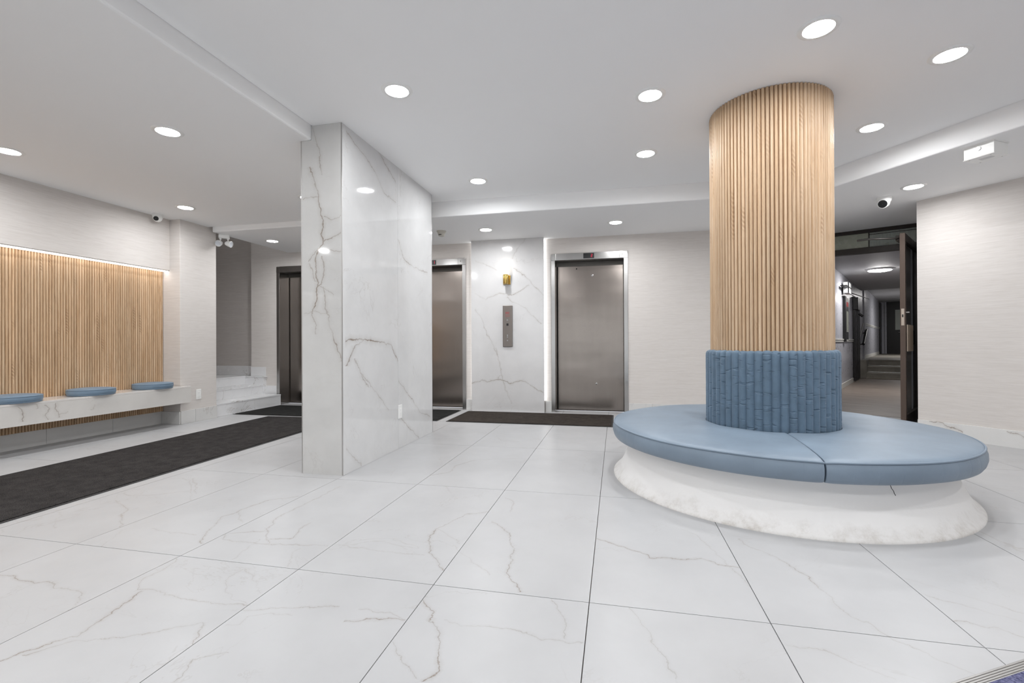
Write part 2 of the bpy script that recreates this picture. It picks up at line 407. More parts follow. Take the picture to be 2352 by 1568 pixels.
PIER_SIDE_VEINS = [(0,[(3.108,2.524),(3.224,2.482),(3.403,2.439),(3.558,2.356),(3.684,2.253),(3.912,2.236)],0.5),(0,[(3.581,2.569),(3.729,2.501),(3.914,2.413)],0.6),(1,[(1.752,4.057),(1.913,3.958)],0.6),(0,[(4.057,1.752),(4.273,1.706),(4.639,1.699)],0.6),(0,[(3.083,0.973),(3.18,0.991),(3.355,0.992),(3.508,0.973),(3.674,0.963),(3.807,0.942),(3.934,0.797)],0.9),(1,[(0.793,3.097),(0.863,3.163),(0.936,3.213),(0.989,3.355)],0.7),(1,[(0.601,3.42),(0.706,3.317),(0.843,3.213)],0.5),(0,[(3.947,0.618),(4.205,0.432),(4.435,0.257),(4.69,0.181)],0.6),(0,[(3.979,0.279),(4.203,0.126),(4.402,0.004)],0.5),(0,[(3.093,0.184),(3.208,0.084),(3.312,0.012)],0.5),(0,[(3.282,0.746),(3.545,0.549),(3.757,0.377)],0.4)]
BENCH_VEINS = [(1,[(0.289,3.028),(0.34,3.037),(0.372,3.035),(0.401,3.018),(0.431,2.992)],0.7),(1,[(0.39,3.135),(0.423,3.131),(0.441,3.117)],0.6),(1,[(0.284,3.222),(0.309,3.203),(0.327,3.192),(0.352,3.213),(0.384,3.217),(0.415,3.192)],0.6),(1,[(0.288,3.303),(0.329,3.293),(0.371,3.269),(0.404,3.276),(0.432,3.272)],0.7),(1,[(0.319,3.559),(0.333,3.586),(0.372,3.608)],0.5),(0,[(3.293,0.323),(3.342,0.327),(3.381,0.339)],0.4)]

# ------------------------------------------------------------------ materials
MT = {}
MT['ceiling'] = plain('ceiling_paint', (0.90, 0.90, 0.90), 0.7, spec=0.25)
MT['wallpaper'] = wallpaper('grasscloth', srgb(219, 214, 210), srgb(207, 201, 196))
MT['stairwall'] = wallpaper('grasscloth_shaded', srgb(208, 203, 199), srgb(194, 188, 184))  # same grasscloth, with the stairwell shade put into a darker colour
MT['grout'] = plain('grout', srgb(104, 98, 92), 0.9, spec=0.1)
MARBLE = srgb(183, 183, 184)
MT['tile'] = stone('floor_porcelain', MARBLE, rough=0.34, spec=0.35, faint=0.26)
MT['base_tile'] = stone('skirting_porcelain', srgb(214, 213, 211), axes=(0, 2), rough=0.3, spec=0.4, faint=0.35)
MT['stair_tile'] = stone('stair_porcelain', srgb(232, 232, 233), axes=(0, 2), rough=0.25, spec=0.4, faint=0.7, vscale=1.5)
POL = srgb(216, 214, 211)
MT['pier_front'] = stone('pier_marble_front', srgb(206, 205, 203), (0, 2), PIER_FRONT_VEINS, 0.06, 0.5, width=0.007, faint=0.12, cloud=0.1)
MT['pier_side'] = stone('pier_marble_side', srgb(216, 216, 216), (1, 2), PIER_SIDE_VEINS, 0.05, 0.5, width=0.009, faint=0.2, cloud=0.08)
MT['panel_marble'] = stone('lift_wall_marble', srgb(213, 212, 212), (0, 2), PANEL_VEINS, 0.10, 0.5, (0.30, 0.26, 0.22), width=0.0055, faint=0.2)
MT['bench_marble'] = stone('bench_marble', srgb(216, 213, 209), (1, 2), BENCH_VEINS, 0.15, 0.5, width=0.008, faint=0.25)
MT['trim_metal'] = steel('trim_metal', srgb(190, 188, 186), 0.4)
MT['oak'] = oak('oak_column', srgb(203, 178, 150), srgb(183, 153, 121), srgb(140, 108, 79))
MT['oak_wall'] = oak('oak_wall', srgb(212, 184, 152), srgb(186, 153, 118), srgb(132, 100, 71))
MT['oak_back'] = plain('oak_backing', srgb(112, 82, 56), 0.8, spec=0.1)
MT['steel'] = steel('brushed_steel', srgb(176, 174, 172), 0.22)
MT['steel_door'] = steel('brushed_steel_door', srgb(143, 135, 129), 0.2, 0.35)
MT['steel_dark'] = steel('dark_steel', srgb(96, 93, 90), 0.35)
MT['bronze_plate'] = steel('call_plate_metal', srgb(140, 133, 128), 0.42)
MT['black'] = plain('black', (0.006, 0.006, 0.007), 0.4)
MT['black_gap'] = plain('black_gap', (0.012, 0.011, 0.011), 0.7)
MT['white_plastic'] = plain('white_plastic', srgb(238, 238, 236), 0.38)
MT['grey_plastic'] = plain('grey_plastic', srgb(204, 204, 204), 0.5)
MT['red_print'] = plain('red_print', srgb(168, 60, 62), 0.5)
MT['brass'] = steel('brass', srgb(206, 176, 104), 0.24)
MT['lamp'] = glow('downlight_diffuser', (0.97, 0.985, 1.0), LAMP)
MT['led'] = glow('led_diffuser', (1.0, 0.985, 0.96), LED)
MT['led_wall'] = glow('led_diffuser_vertical', (0.98, 0.99, 1.0), LED * 1.0)
MT['sconce_glass'] = glow('sconce_glass', (1.0, 0.96, 0.9), SCONCE)
MT['digit'] = glow('red_digit', (0.7, 0.01, 0.06), 0.3)
MT['dome'] = glow('corridor_dome', (1.0, 0.97, 0.95), CORRIDOR_LAMP)

def vinyl(name, base, rough, stripes=0.0):
    m, nt, b = new_mat(name)
    tc, oc = ocoord(nt)
    f = noise(nt, oc, 5.0, 4.0)
    d = tuple(x * 0.86 for x in base)
    nt.links.new(mixc(nt, MR(nt, f, 0.3, 0.7, 0, 1), base, d), b.inputs['Base Color'])
    b.inputs['Roughness'].default_value = rough; b.inputs['Specular IOR Level'].default_value = 0.4
    h = M(nt, 'ADD', M(nt, 'MULTIPLY', noise(nt, oc, 420.0, 2.0), 0.12), M(nt, 'MULTIPLY', noise(nt, oc, 9.0, 3.0), 0.9))
    if stripes:
        sp = N(nt, 'ShaderNodeSeparateXYZ'); plug(nt, sp.inputs[0], tc)
        an = M(nt, 'ARCTAN2', sp.outputs[1], sp.outputs[0])
        w = M(nt, 'POWER', M(nt, 'ABSOLUTE', M(nt, 'SINE', M(nt, 'MULTIPLY', an, stripes))), 0.25)
        side = M(nt, 'LESS_THAN', sp.outputs[2], 0.366)
        h = M(nt, 'ADD', h, M(nt, 'MULTIPLY', M(nt, 'MULTIPLY', w, side), 0.5))
    bump(nt, b, h, 0.35, 0.006)
    return m
BLUE = srgb(126, 141, 156)
MT['vinyl'] = vinyl('blue_vinyl', BLUE, 0.42, 31.0)
MT['vinyl_small'] = vinyl('blue_vinyl_cushion', srgb(116, 138, 158), 0.42)

def velvet(name, base):
    m, nt, b = new_mat(name)
    tc, oc = ocoord(nt)
    mp = N(nt, 'ShaderNodeMapping'); plug(nt, mp.inputs[0], oc); mp.inputs['Scale'].default_value = (9.0, 9.0, 46.0)
    mp.inputs['Rotation'].default_value = (0.0, 0.25, 0.0)
    w = noise(nt, mp.outputs[0], 1.0, 1.5, 0.5, 0.6)
    crease = MR(nt, w, 0.60, 0.72, 0.0, 1.0)
    nt.links.new(mixc(nt, MR(nt, noise(nt, oc, 14.0, 3.0), 0.3, 0.7, 0, 1), base, tuple(x * 0.8 for x in base)), b.inputs['Base Color'])
    b.inputs['Roughness'].default_value = 0.6; b.inputs['Specular IOR Level'].default_value = 0.25
    b.inputs['Sheen Weight'].default_value = 0.35; b.inputs['Sheen Roughness'].default_value = 0.35
    b.inputs['Sheen Tint'].default_value = (0.75, 0.85, 1.0, 1)
    bump(nt, b, M(nt, 'ADD', M(nt, 'MULTIPLY', crease, -1.0), M(nt, 'MULTIPLY', noise(nt, oc, 30.0, 2.0), 0.25)), 0.85, 0.006)
    return m
MT['velvet'] = velvet('blue_velvet', srgb(100, 120, 138))

def plaster(name):
    m, nt, b = new_mat(name)
    tc, oc = ocoord(nt, False)
    sp = N(nt, 'ShaderNodeSeparateXYZ'); plug(nt, sp.inputs[0], tc)
    n1 = noise(nt, tc, 9.0, 6.0, 0.65)
    low = MR(nt, M(nt, 'ADD', sp.outputs[2], M(nt, 'MULTIPLY', M(nt, 'SUBTRACT', n1, 0.5), -0.16)), 0.0, 0.075, 1.0, 0.0)
    scuff = MR(nt, noise(nt, tc, 15.0, 8.0, 0.75), 0.45, 0.8, 0.0, 1.0)
    f = M(nt, 'MULTIPLY', low, M(nt, 'ADD', scuff, 0.18))
    c = mixc(nt, M(nt, 'MULTIPLY', f, 0.68), srgb(236, 234, 232), srgb(160, 148, 132))
    spk = MR(nt, noise(nt, tc, 70.0, 1.0), 0.80, 0.83, 0.0, 1.0)
    c = mixc(nt, M(nt, 'MULTIPLY', spk, MR(nt, sp.outputs[2], 0.02, 0.2, 0.5, 0.0)), c, srgb(70, 62, 58))
    nt.links.new(c, b.inputs['Base Color'])
    b.inputs['Roughness'].default_value = 0.5; b.inputs['Specular IOR Level'].default_value = 0.4
    bump(nt, b, n1, 0.25, 0.008)
    return m
MT['plaster'] = plaster('painted_plaster_base')
MT['mat_dark'] = carpet('mat_pile_charcoal', srgb(30, 29, 29), srgb(68, 65, 64))
MT['mat_brown'] = carpet('mat_pile_brown', srgb(40, 36, 33), srgb(76, 69, 64))
MT['mat_black'] = carpet('mat_pile_black', srgb(26, 26, 26), srgb(54, 54, 53))
MT['mat_blue'] = carpet('mat_pile_blue', srgb(62, 64, 92), srgb(112, 112, 142), 120.0)
MT['rubber'] = plain('mat_rubber', srgb(40, 39, 39), 0.6)
MT['corr_wall'] = plain('corridor_paint', srgb(180, 181, 188), 0.3, spec=0.5)
MT['corr_white'] = plain('corridor_white', srgb(206, 206, 200), 0.5)
MT['corr_ceil'] = plain('corridor_ceiling', srgb(196, 196, 198), 0.6)
MT['bronze_door'] = plain('bronze_door_metal', srgb(92, 78, 70), 0.4, metal=0.35)
MT['frame_dark'] = plain('door_frame_dark', srgb(40, 32, 28), 0.42, metal=0.2)
MT['beige'] = plain('beige_plate', srgb(214, 198, 180), 0.5)
MT['terrazzo'] = stone('terrazzo', srgb(150, 146, 136), (0, 1), (), 0.5, 0.3, faint=0.0, cloud=0.35, vscale=6.0)
MT['paper'] = plain('paper', srgb(200, 206, 198), 0.7)

def planks(name):
    m, nt, b = new_mat(name)
    tc, oc = ocoord(nt, False)
    mp = N(nt, 'ShaderNodeMapping'); plug(nt, mp.inputs[0], tc); mp.inputs['Scale'].default_value = (1.6, 16.0, 1.0)
    g = noise(nt, mp.outputs[0], 1.0, 5.0, 0.6)
    nt.links.new(mixc(nt, MR(nt, g, 0.35, 0.68, 0, 1), srgb(142, 130, 120), srgb(104, 94, 86)), b.inputs['Base Color'])
    b.inputs['Roughness'].default_value = 0.5
    return m
MT['planks'] = planks('corridor_floor_wood')

def glass(name, tint=(0.9, 0.95, 0.95), rough=0.02, mixv=0.82):
    m, nt, b = new_mat(name)
    out = nt.nodes['Material Output']
    tr = N(nt, 'ShaderNodeBsdfTransparent'); tr.inputs[0].default_value = (*tint, 1)
    gl = N(nt, 'ShaderNodeBsdfGlossy'); gl.inputs['Roughness'].default_value = rough
    fr = N(nt, 'ShaderNodeFresnel'); fr.inputs[0].default_value = 1.5
    ms = N(nt, 'ShaderNodeMixShader')
    plug(nt, ms.inputs[0], M(nt, 'ADD', M(nt, 'MULTIPLY', fr.outputs[0], 0.9), 1 - mixv - 0.1, clamp=True))
    nt.links.new(tr.outputs[0], ms.inputs[1]); nt.links.new(gl.outputs[0], ms.inputs[2])
    nt.links.new(ms.outputs[0], out.inputs[0])
    return m
MT['glass'] = glass('clear_glass', (0.92, 0.92, 0.92), 0.02, 0.86)
MT['frosted'] = plain('frosted_transom_glass', srgb(168, 172, 156), 0.28, spec=0.6)
MT['ribbed'] = plain('ribbed_transom_glass', srgb(192, 197, 192), 0.3, spec=0.6)

# ------------------------------------------------------------------ floor: slab with every tile its own piece
X0, Y0, TW, TL = -0.711, 1.747, 0.61, 1.22
fl = MB().prism([(-5.39, -2.5), (4.6, -2.5), (4.6, 3.61), (3.30, 5.25), (2.9, 6.9), (2.6, 7.15), (2.3, 6.7), (-5.39, 6.7)], -0.12, -0.0125)
floor = struct('floor', fl, MT['grout'], 'white veined porcelain tile floor of the lobby')
g = 0.0032
tile_me = MB().box(-TW / 2 + g / 2, -TL / 2 + g / 2, -0.012, TW / 2 - g / 2, TL / 2 - g / 2, 0.0).mesh('tile')
tile_me.materials.append(MT['tile'])
def wall_side(x, y):      # signed distance inside the slanted wall on the right
    return 5.85 - (x * 0.785 + y * 0.62)
for k in range(-8, 9):
    for j in range(-4, 5):
        cx, cy = X0 + TW * (k + 0.5), Y0 + TL * (j + 0.5)
        if (j == 4 and cx < 2.0) or cx - TW / 2 > 4.58 or cy - TL / 2 > 6.9 or cx < -5.7:
            continue
        if wall_side(cx - TW / 2, cy - TL / 2) < -0.25 and cy < 5.6:
            continue
        o = place('tile', tile_me, floor)
        o.location = (cx, cy, 0)
        if (k, j) in TILE_VEINS:
            m = stone('porcelain_veined', MARBLE, (0, 1), TILE_VEINS[(k, j)], 0.34, 0.35, (0.20, 0.155, 0.12), faint=0.16, width=0.0036)
            o.material_slots[0].link = 'OBJECT'
            o.material_slots[0].material = m

# ------------------------------------------------------------------ ceilings
CL, CM, CS = 2.46, 2.565, 2.395
ce = MB()
ce.prism([(-5.4, -2.5), (-2.19, -2.5), (-2.19, 5.03), (-5.4, 5.03)], CL, 2.85)
ce.prism([(-2.19, -2.5), (4.58, -2.5), (4.58, 0.70), (1.913, 5.03), (-2.19, 5.03)], CM, 2.85)
ce.prism([(-5.05, 5.03), (1.913, 5.03), (4.58, 0.70), (4.58, 3.65), (3.12, 5.60), (3.78, 6.64), (2.62, 7.16), (2.25, 6.52), (-5.05, 6.52)], CS, 2.85)
struct('ceiling', ce, MT['ceiling'], 'smooth grey-white stepped plaster ceiling', bevel=0.012)

# ------------------------------------------------------------------ walls
wl = MB()
wl.box(-5.55, -2.6, 0, -5.39, 4.62, 2.8)                 # recess behind the wood strips
wl.box(-5.39, -2.6, 1.847, -5.25, 4.62, 2.8)             # bulkhead over the strips
wl.box(-5.62, 4.62, 0, -5.10, 5.14, 3.0)                 # pier at the end of the bench
struct('wall_left', wl, MT['wallpaper'], 'beige grasscloth wall with bulkhead and end pier', bevel=0.004)
sw = MB()
sw.box(-7.4, 6.60, 0, -5.72, 6.75, 3.1)
sw.box(-7.4, 5.0, 0, -7.25, 6.75, 3.1)
sw.box(-7.4, 4.99, 0, -5.62, 5.14, 3.1)
struct('wall_stairwell', sw, MT['stairwall'], 'beige grasscloth wall with the stairwell shade darkened into its colour')
struct('ceiling_stairwell', MB().box(-7.4, 5.0, 3.0, -5.05, 6.75, 3.1), MT['ceiling'])
EL = ((-5.243, -4.205), (-3.143, -2.105), (-0.869, 0.160))   # the three lift openings
wb = MB()
xs = [-5.72] + [e for p in EL for e in p] + [2.294]
for a, b in zip(xs[0::2], xs[1::2]):
    wb.box(a, 6.44, 0, b, 6.72, 2.8)
for a, b in EL:
    wb.box(a, 6.44, 2.18, b, 6.72, 2.8)
    wb.box(a - 0.05, 6.76, 0, b + 0.05, 6.80, 2.3)
wb.prism([(2.2945, 6.441), (2.632, 7.134), (2.48, 7.2), (2.15, 6.5)], 0, 2.8)
struct('wall_back', wb, MT['wallpaper'], 'beige grasscloth wall around the elevators')
wr = MB()
P0 = Vector((3.027, 5.603)); dR = Vector((0.62, -0.785)); nR = Vector((0.785, 0.62))
P1 = P0 + dR * 2.5
e1 = Vector((math.cos(math.radians(26)), -math.sin(math.radians(26)))); e2 = Vector((math.sin(math.radians(26)), math.cos(math.radians(26))))
OD = Vector((3.225, 6.845))
PJ = OD + e1 * 0.47
wr.prism([tuple(P0), tuple(P1), tuple(P1 + nR * 0.15), tuple(PJ + e1 * 0.15), tuple(PJ)], 0, 2.8)
struct('wall_right', wr, MT['wallpaper'], 'slanted beige grasscloth wall beside the dark door')
wf = MB()
wf.box(P1.x, -2.6, 0, P1.x + 0.15, P1.y + 0.05, 2.8)
wf.box(-5.55, -2.65, 0, -4.9, -2.5, 2.8).box(4.0, -2.65, 0, P1.x + 0.15, -2.5, 2.8).box(-4.9, -2.65, 2.3, 4.0, -2.5, 2.8).box(-4.9, -2.65, 0, 4.0, -2.5, 0.1)
struct('wall_front', wf, MT['wallpaper'], 'plain beige wall behind the camera')

wn = MB()
for i in range(7):
    x = -4.9 + 8.85 * i / 6
    wn.box(x, -2.62, 0.1, x + 0.05, -2.55, 2.3)
wn.box(-4.9, -2.62, 0.1, 4.0, -2.55, 0.15).box(-4.9, -2.62, 2.25, 4.0, -2.55, 2.3)
win = struct('window_1', wn, MT['frame_dark'], 'glazed entrance front behind the camera')
MB().box(-4.9, -2.59, 0.12, 4.0, -2.584, 2.28).build('pane', MT['glass'], win)

# skirting boards: one tile piece after another
def skirting(name, x0, y0, x1, y1, z0, z1, th=0.012, step=0.61, first=0.3, vein=None):
    L = math.hypot(x1 - x0, y1 - y0); rz = math.atan2(y1 - y0, x1 - x0)
    root = bpy.data.objects.new(name, None); COL.objects.link(root)
    root.location = (x0, y0, 0); root.rotation_euler[2] = rz; root['kind'] = 'structure'
    cuts = [0.0]; t = first
    while t < L - 0.03:
        cuts.append(t); t += step
    cuts.append(L)
    for a, b in zip(cuts[:-1], cuts[1:]):
        MB().box(0.001, -th, z0, b - a - 0.001, 0.0, z1).build('tile', vein or MT['base_tile'], root, 0.0015, (a, 0, 0))
    return root
skirting('baseboard_left', -5.388, -2.4, -5.388, 4.618, 0, 0.15, th=0.02, first=0.35)
skirting('baseboard_pier', -5.10, 4.62, -5.10, 5.14, 0, 0.157, th=0.010, first=0.2)
o = skirting('baseboard_recess', -5.365, 4.62, -5.10, 4.62, 0, 0.15, first=2)
skirting('baseboard_back', 0.162, 6.44, 2.29, 6.44, 0, 0.146)
skirting('baseboard_gap', -0.955, 6.44, -0.870, 6.44, 0, 0.152, first=2)
skirting('baseboard_slot', -2.104, 6.44, -1.99, 6.44, 0, 0.152, first=2)
RV = stone('skirting_veined', srgb(222, 221, 219), (0, 2),
           [(0, [(0.10, 0.15), (0.2, 0.145), (0.26, 0.115), (0.31, 0.11), (0.36, 0.08)], 0.9),
            (0, [(0.66, 0.145), (0.70, 0.13), (0.73, 0.135), (0.78, 0.095), (0.82, 0.08), (0.86, 0.02), (0.93, 0.035), (1.0, 0.0)], 0.9)], 0.2, 0.4, faint=0.1)
skirting('baseboard_alcove', 2.2945, 6.441, 2.632, 7.134, 0, 0.146, first=2)
skirting('baseboard_right', P0.x, P0.y, P1.x, P1.y, 0, 0.155, first=3.0, step=3.0, vein=RV)

# ------------------------------------------------------------------ marble clad pier
pier = thing('marble_pier', 'polished grey-white veined marble pier standing between the charcoal runner and the lobby floor', 'pillar', (0, 0, 0), kind='thing')
MB().box(-2.262, 3.062, 0.0, -1.95, 4.745, CL - 0.001).build('core', MT['grout'], pier)
pf = MB().box(-2.268, 3.05, 0.0, -1.944, 3.062, CL - 0.001)
pf.box(-2.188, 3.05, CL - 0.001, -1.944, 3.062, CM - 0.001)
pf.build('front_panel', MT['pier_front'], pier)
MB().box(-1.95, 3.056, 0.0, -1.938, 3.939, CM - 0.001).build('side_panel', MT['pier_side'], pier)
MB().box(-1.95, 3.941, 0.0, -1.938, 4.748, CM - 0.001).build('side_panel', MT['pier_side'], pier)
MB().box(-2.262, 4.745, 0.0, -1.95, 4.757, CL - 0.001).build('rear_panel', MT['pier_side'], pier)
MB().box(-2.274, 3.056, 0.0, -2.262, 4.75, CL - 0.001).build('side_panel', MT['pier_side'], pier)
for x, y, zt in ((-1.941, 3.0525, CM - 0.001), (-1.941, 4.752, CM - 0.001), (-2.271, 3.0525, CL - 0.001)):
    MB().box(x - 0.0036, y - 0.003, 0.0, x + 0.0036, y + 0.003, zt).build('edge_trim', MT['trim_metal'], pier)

# ------------------------------------------------------------------ wood strip wall over the bench
def reed_mesh(name, w, h, L, mat, seg=6):
    mb = MB(); pts = []
    for i in range(seg + 1):
        t = -1 + 2 * i / seg
        pts.append((t * w / 2, -h * (1 - abs(t) ** 2.4)))
    pts = [(-w / 2, 0.004)] + pts + [(w / 2, 0.004)]
    n = len(pts)
    vs_ = [(x, y, 0) for x, y in pts] + [(x, y, L) for x, y in pts]
    mb.add(vs_, [(i, i + 1, n + i + 1, n + i) for i in range(n - 1)], True)
    mb.add(vs_, [tuple(range(n)), tuple(range(2 * n - 1, n - 1, -1))], False)
    me = mb.mesh(name); me.materials.append(mat)
    return me
PITCH = 0.02383
sl = thing('slatted_wall_panel', 'reeded oak strip wall panel behind the floating marble bench', 'wall panel', (-5.345, 4.618, 0.152))
MB().box(-0.021, -4.60, 0.0, -0.012, 0.0, 1.69).build('backing', MT['oak_back'], sl)
rm = reed_mesh('slat', PITCH - 0.0020, 0.011, 1.684, MT['oak_wall'])
for i in range(190):
    o = place('slat', rm, sl, 0, (-0.011, -PITCH * (i + 0.5), 0.0), PI / 2)
led = thing('led_strip', 'lit white LED strip along the top of the oak strip wall', 'light strip', (-5.29, 1.0, 1.842))
MB().box(-0.046, -3.4, 0.0, 0.030, 3.617, 0.0045).build('housing', MT['white_plastic'], led)
MB().box(-0.042, -3.39, -0.007, 0.024, 3.61, 0.0).build('diffuser', MT['led'], led)

# ------------------------------------------------------------------ floating marble bench with three cushions
be = thing('marble_bench', 'floating white veined marble bench along the oak strip wall', 'bench', (0, 0, 0))
MB().prism([(-5.343, -2.4), (-5.0, -2.4), (-5.0, 4.673), (-5.088, 4.673), (-5.088, 4.607), (-5.343, 4.607)], 0.437, 0.457).build('seat_slab', stone('bench_marble_top', srgb(222, 218, 214), (0, 1), (), 0.12, 0.5), be, 0.002)
MB().box(-5.012, -2.4, 0.262, -5.0, 4.673, 0.4365).build('front_panel', MT['bench_marble'], be, 0.001)
MB().box(-5.10, -2.4, 0.262, -5.0125, 4.60, 0.274).build('underside_panel', MT['grey_plastic'], be)
MB().box(-5.342, -2.35, 0.276, -5.015, 4.60, 0.436).build('core', MT['grout'], be)
cu = thing('round_cushion', 'round blue vinyl cushion on the marble bench, nearest the end pier', 'cushion', (-5.147, 4.32, 0.457), group='round cushions on the marble bench')
prof = [(0.001, 0.0), (0.172, 0.0), (0.184, 0.008), (0.191, 0.026), (0.191, 0.044), (0.186, 0.058), (0.168, 0.0645), (0.11, 0.070), (0.001, 0.072)]
MB().lathe(prof, 48).build('body', MT['vinyl_small'], cu)
MB().tube([(0.1885 * math.cos(2 * PI * i / 56), 0.1885 * math.sin(2 * PI * i / 56), 0.0565) for i in range(56)], 0.0035, 6, closed=True).build('piping', MT['vinyl_small'], cu)
MB().tube([(0.1835 * math.cos(2 * PI * i / 56), 0.1835 * math.sin(2 * PI * i / 56), 0.0065) for i in range(56)], 0.0035, 6, closed=True).build('piping', MT['vinyl_small'], cu)
copy_tree(cu, (-5.147, 3.68, 0.457), 1.0, 'round blue vinyl cushion in the middle of the three on the marble bench', 'round cushions on the marble bench')
copy_tree(cu, (-5.147, 3.05, 0.457), 2.1, 'round blue vinyl cushion cut by the photo edge on the marble bench', 'round cushions on the marble bench')

# ------------------------------------------------------------------ mats
def floor_mat(name, label, x0, y0, x1, y1, pile, rz=0.0, border=0.022, cat='mat'):
    cx, cy = (x0 + x1) / 2, (y0 + y1) / 2
    t = thing(name, label, cat, (cx, cy, 0.0), rz)
    w, l = (x1 - x0) / 2, (y1 - y0) / 2
    MB().box(-w, -l, 0.0005, w, l, 0.004).build('border', MT['rubber'], t, 0.002)
    MB().box(-w + border, -l + border, 0.003, w - border, l - border, 0.010).build('carpet', pile, t, 0.003)
    return t
floor_mat('runner_mat', 'long charcoal runner mat on white tiles between bench and marble pier', -4.497, -0.6, -3.354, 5.37, MT['mat_dark'], 0.0)
bpy.data.objects['runner_mat'].rotation_euler[2] = math.radians(2.1)
bpy.data.objects['runner_mat'].location = (-3.815, 2.38, 0)
floor_mat('elevator_mat', 'brown-black mat in front of the sconce panel and closed elevator', -2.035, 5.41, -0.035, 6.29, MT['mat_brown'])
floor_mat('elevator_mat', 'black mat beside the marble stairs in front of the shaded elevators', -5.118, 5.42, -2.15, 6.345, MT['mat_black'])
em = thing('entrance_mat', 'blue pile entrance mat with grey metal edge in the nearest floor corner', 'mat', (1.188, 1.703, 0), math.radians(29.7))
MB().box(-1.2, -1.6, 0.0005, 1.3, -0.036, 0.010).build('carpet', MT['mat_blue'], em, 0.003)
for i in range(5):
    MB().box(-1.2, -0.036 + i * 0.0072, 0.0005, 1.3, -0.036 + i * 0.0072 + 0.0062, 0.006).build('edge_rib', MT['trim_metal'], em, 0.0015)

# ------------------------------------------------------------------ round reeded column
CX, CY = 1.047, 3.585
co = thing('reeded_column', 'round column clad in vertical reeded oak strips rising from the blue banquette', 'column', (CX, CY, 0.0), kind='thing')
MB().lathe([(0.366, 0.0), (0.366, CM - 0.001)], 96).build('core', MT['oak_back'], co)
NR = 96
cm = reed_mesh('slat', 2 * PI * 0.372 / NR - 0.0026, 0.0105, CM - 0.003 - 0.5, MT['oak'], 8)
for i in range(NR):
    a = 2 * PI * (i + 0.5) / NR
    gap = 0.00035 if i % 4 else 0.0012
    o = place('slat', cm, co, 0, (0.3695 * math.cos(a + gap), 0.3695 * math.sin(a + gap), 0.5), a + PI / 2)

# ------------------------------------------------------------------ banquette: plaster base, two seat halves, channelled back
bb = thing('plaster_plinth', 'round flared white plaster base with scuffed dirty foot under the blue seat', 'plinth', (CX, CY, 0.0))
MB().lathe([(0.37, 0.0), (1.066, 0.0), (1.066, 0.008), (1.058, 0.016), (1.036, 0.035), (1.020, 0.055), (1.000, 0.088), (0.984, 0.125), (0.968, 0.160), (0.954, 0.200), (0.946, 0.235), (0.942, 0.268), (0.37, 0.268)], 128).build('body', MT['plaster'], bb)

def seat_half(a0, a1):
    """Half ring cushion with pulled-in ends; returns the body and the piping line."""
    n = 96
    # (radius, height, how much this point is squeezed at the two ends)
    prof = [(0.412, 0.272), (0.75, 0.270), (1.040, 0.270), (1.056, 0.276), (1.066, 0.292), (1.073, 0.318), (1.072, 0.345), (1.066, 0.364), (1.060, 0.3745),
            (1.048, 0.3830), (1.015, 0.3900), (0.95, 0.3965), (0.85, 0.4010), (0.72, 0.4030), (0.58, 0.4030), (0.47, 0.4015), (0.428, 0.4000), (0.414, 0.396), (0.411, 0.34)]
    mid = (0.74, 0.335)
    steps = [0.0, 0.0, 0.0015, 0.004, 0.008, 0.014, 0.022, 0.034, 0.05]
    angs = [(a0 + s_, s_) for s_ in steps]
    body = [(a0 + 0.07 + (a1 - a0 - 0.14) * i / n, 1.0) for i in range(n + 1)]
    angs = angs + body + [(a1 - s_, s_) for s_ in steps[::-1]]
    vs_, fs_ = [], []
    pip = []
    for idx, (a, d) in enumerate(angs):
        first = idx == 0 or idx == len(angs) - 1
        k = max(0.0, 1 - d / 0.05)
        for q, (r, z) in enumerate(prof):
            sq = 0.012 * k ** 3 + (0.006 if d < 0.001 else 0)
            rr = r + (mid[0] - r) * sq * 1.6
            top = max(0.0, (z - 0.335) / 0.068)
            zz = z + (mid[1] - z) * sq * 2.0 - 0.006 * top * k ** 2
            zz += 0.0016 * math.sin(9 * a + r * 7) * top
            if first:
                rr = r + (mid[0] - r) * 0.06; zz = z + (mid[1] - z) * 0.18
            vs_.append((rr * math.cos(a), rr * math.sin(a), zz))
            if q == 8 and not first:
                pip.append((rr * math.cos(a) * 1.001, rr * math.sin(a) * 1.001, zz + 0.001))
    p = len(prof)
    for i in range(len(angs) - 1):
        for q in range(p):
            w = (q + 1) % p
            fs_.append((i * p + q, (i + 1) * p + q, (i + 1) * p + w, i * p + w))
    fs_.append(tuple(range(p))); fs_.append(tuple((len(angs) - 1) * p + q for q in range(p - 1, -1, -1)))
    return vs_, fs_, pip
SEAM = math.radians(-93.6)
for name_lab, a0, a1 in (('half-round blue vinyl seat cushion of the banquette, on the side nearer the marble pier', SEAM - PI + 0.003, SEAM - 0.003),
                         ('half-round blue vinyl seat cushion of the banquette, on the side nearer the open dark door', SEAM + 0.003, SEAM + PI - 0.003)):
    st = thing('seat_cushion', name_lab, 'cushion', (CX, CY, 0.0), group='two halves of the round banquette seat')
    v_, f_, pip = seat_half(a0, a1)
    MB().add(v_, f_, True).build('body', MT['vinyl'], st)
    pip = [q for i, q in enumerate(pip) if i % 1 == 0]
    clean = [pip[0]]
    for q in pip[1:]:
        if (Vector(q) - Vector(clean[-1])).length > 0.004:
            clean.append(q)
    MB().tube(clean, 0.0058, 8).build('piping', MT['vinyl'], st)
    if a0 > SEAM:
        MB().tube([(0.231, -1.003, 0.272), (0.236, -1.003, 0.254), (0.246, -1.0, 0.241), (0.250, -1.0, 0.228), (0.256, -0.998, 0.218)], 0.0015, 6).build('loose_thread', MT['black'], st)

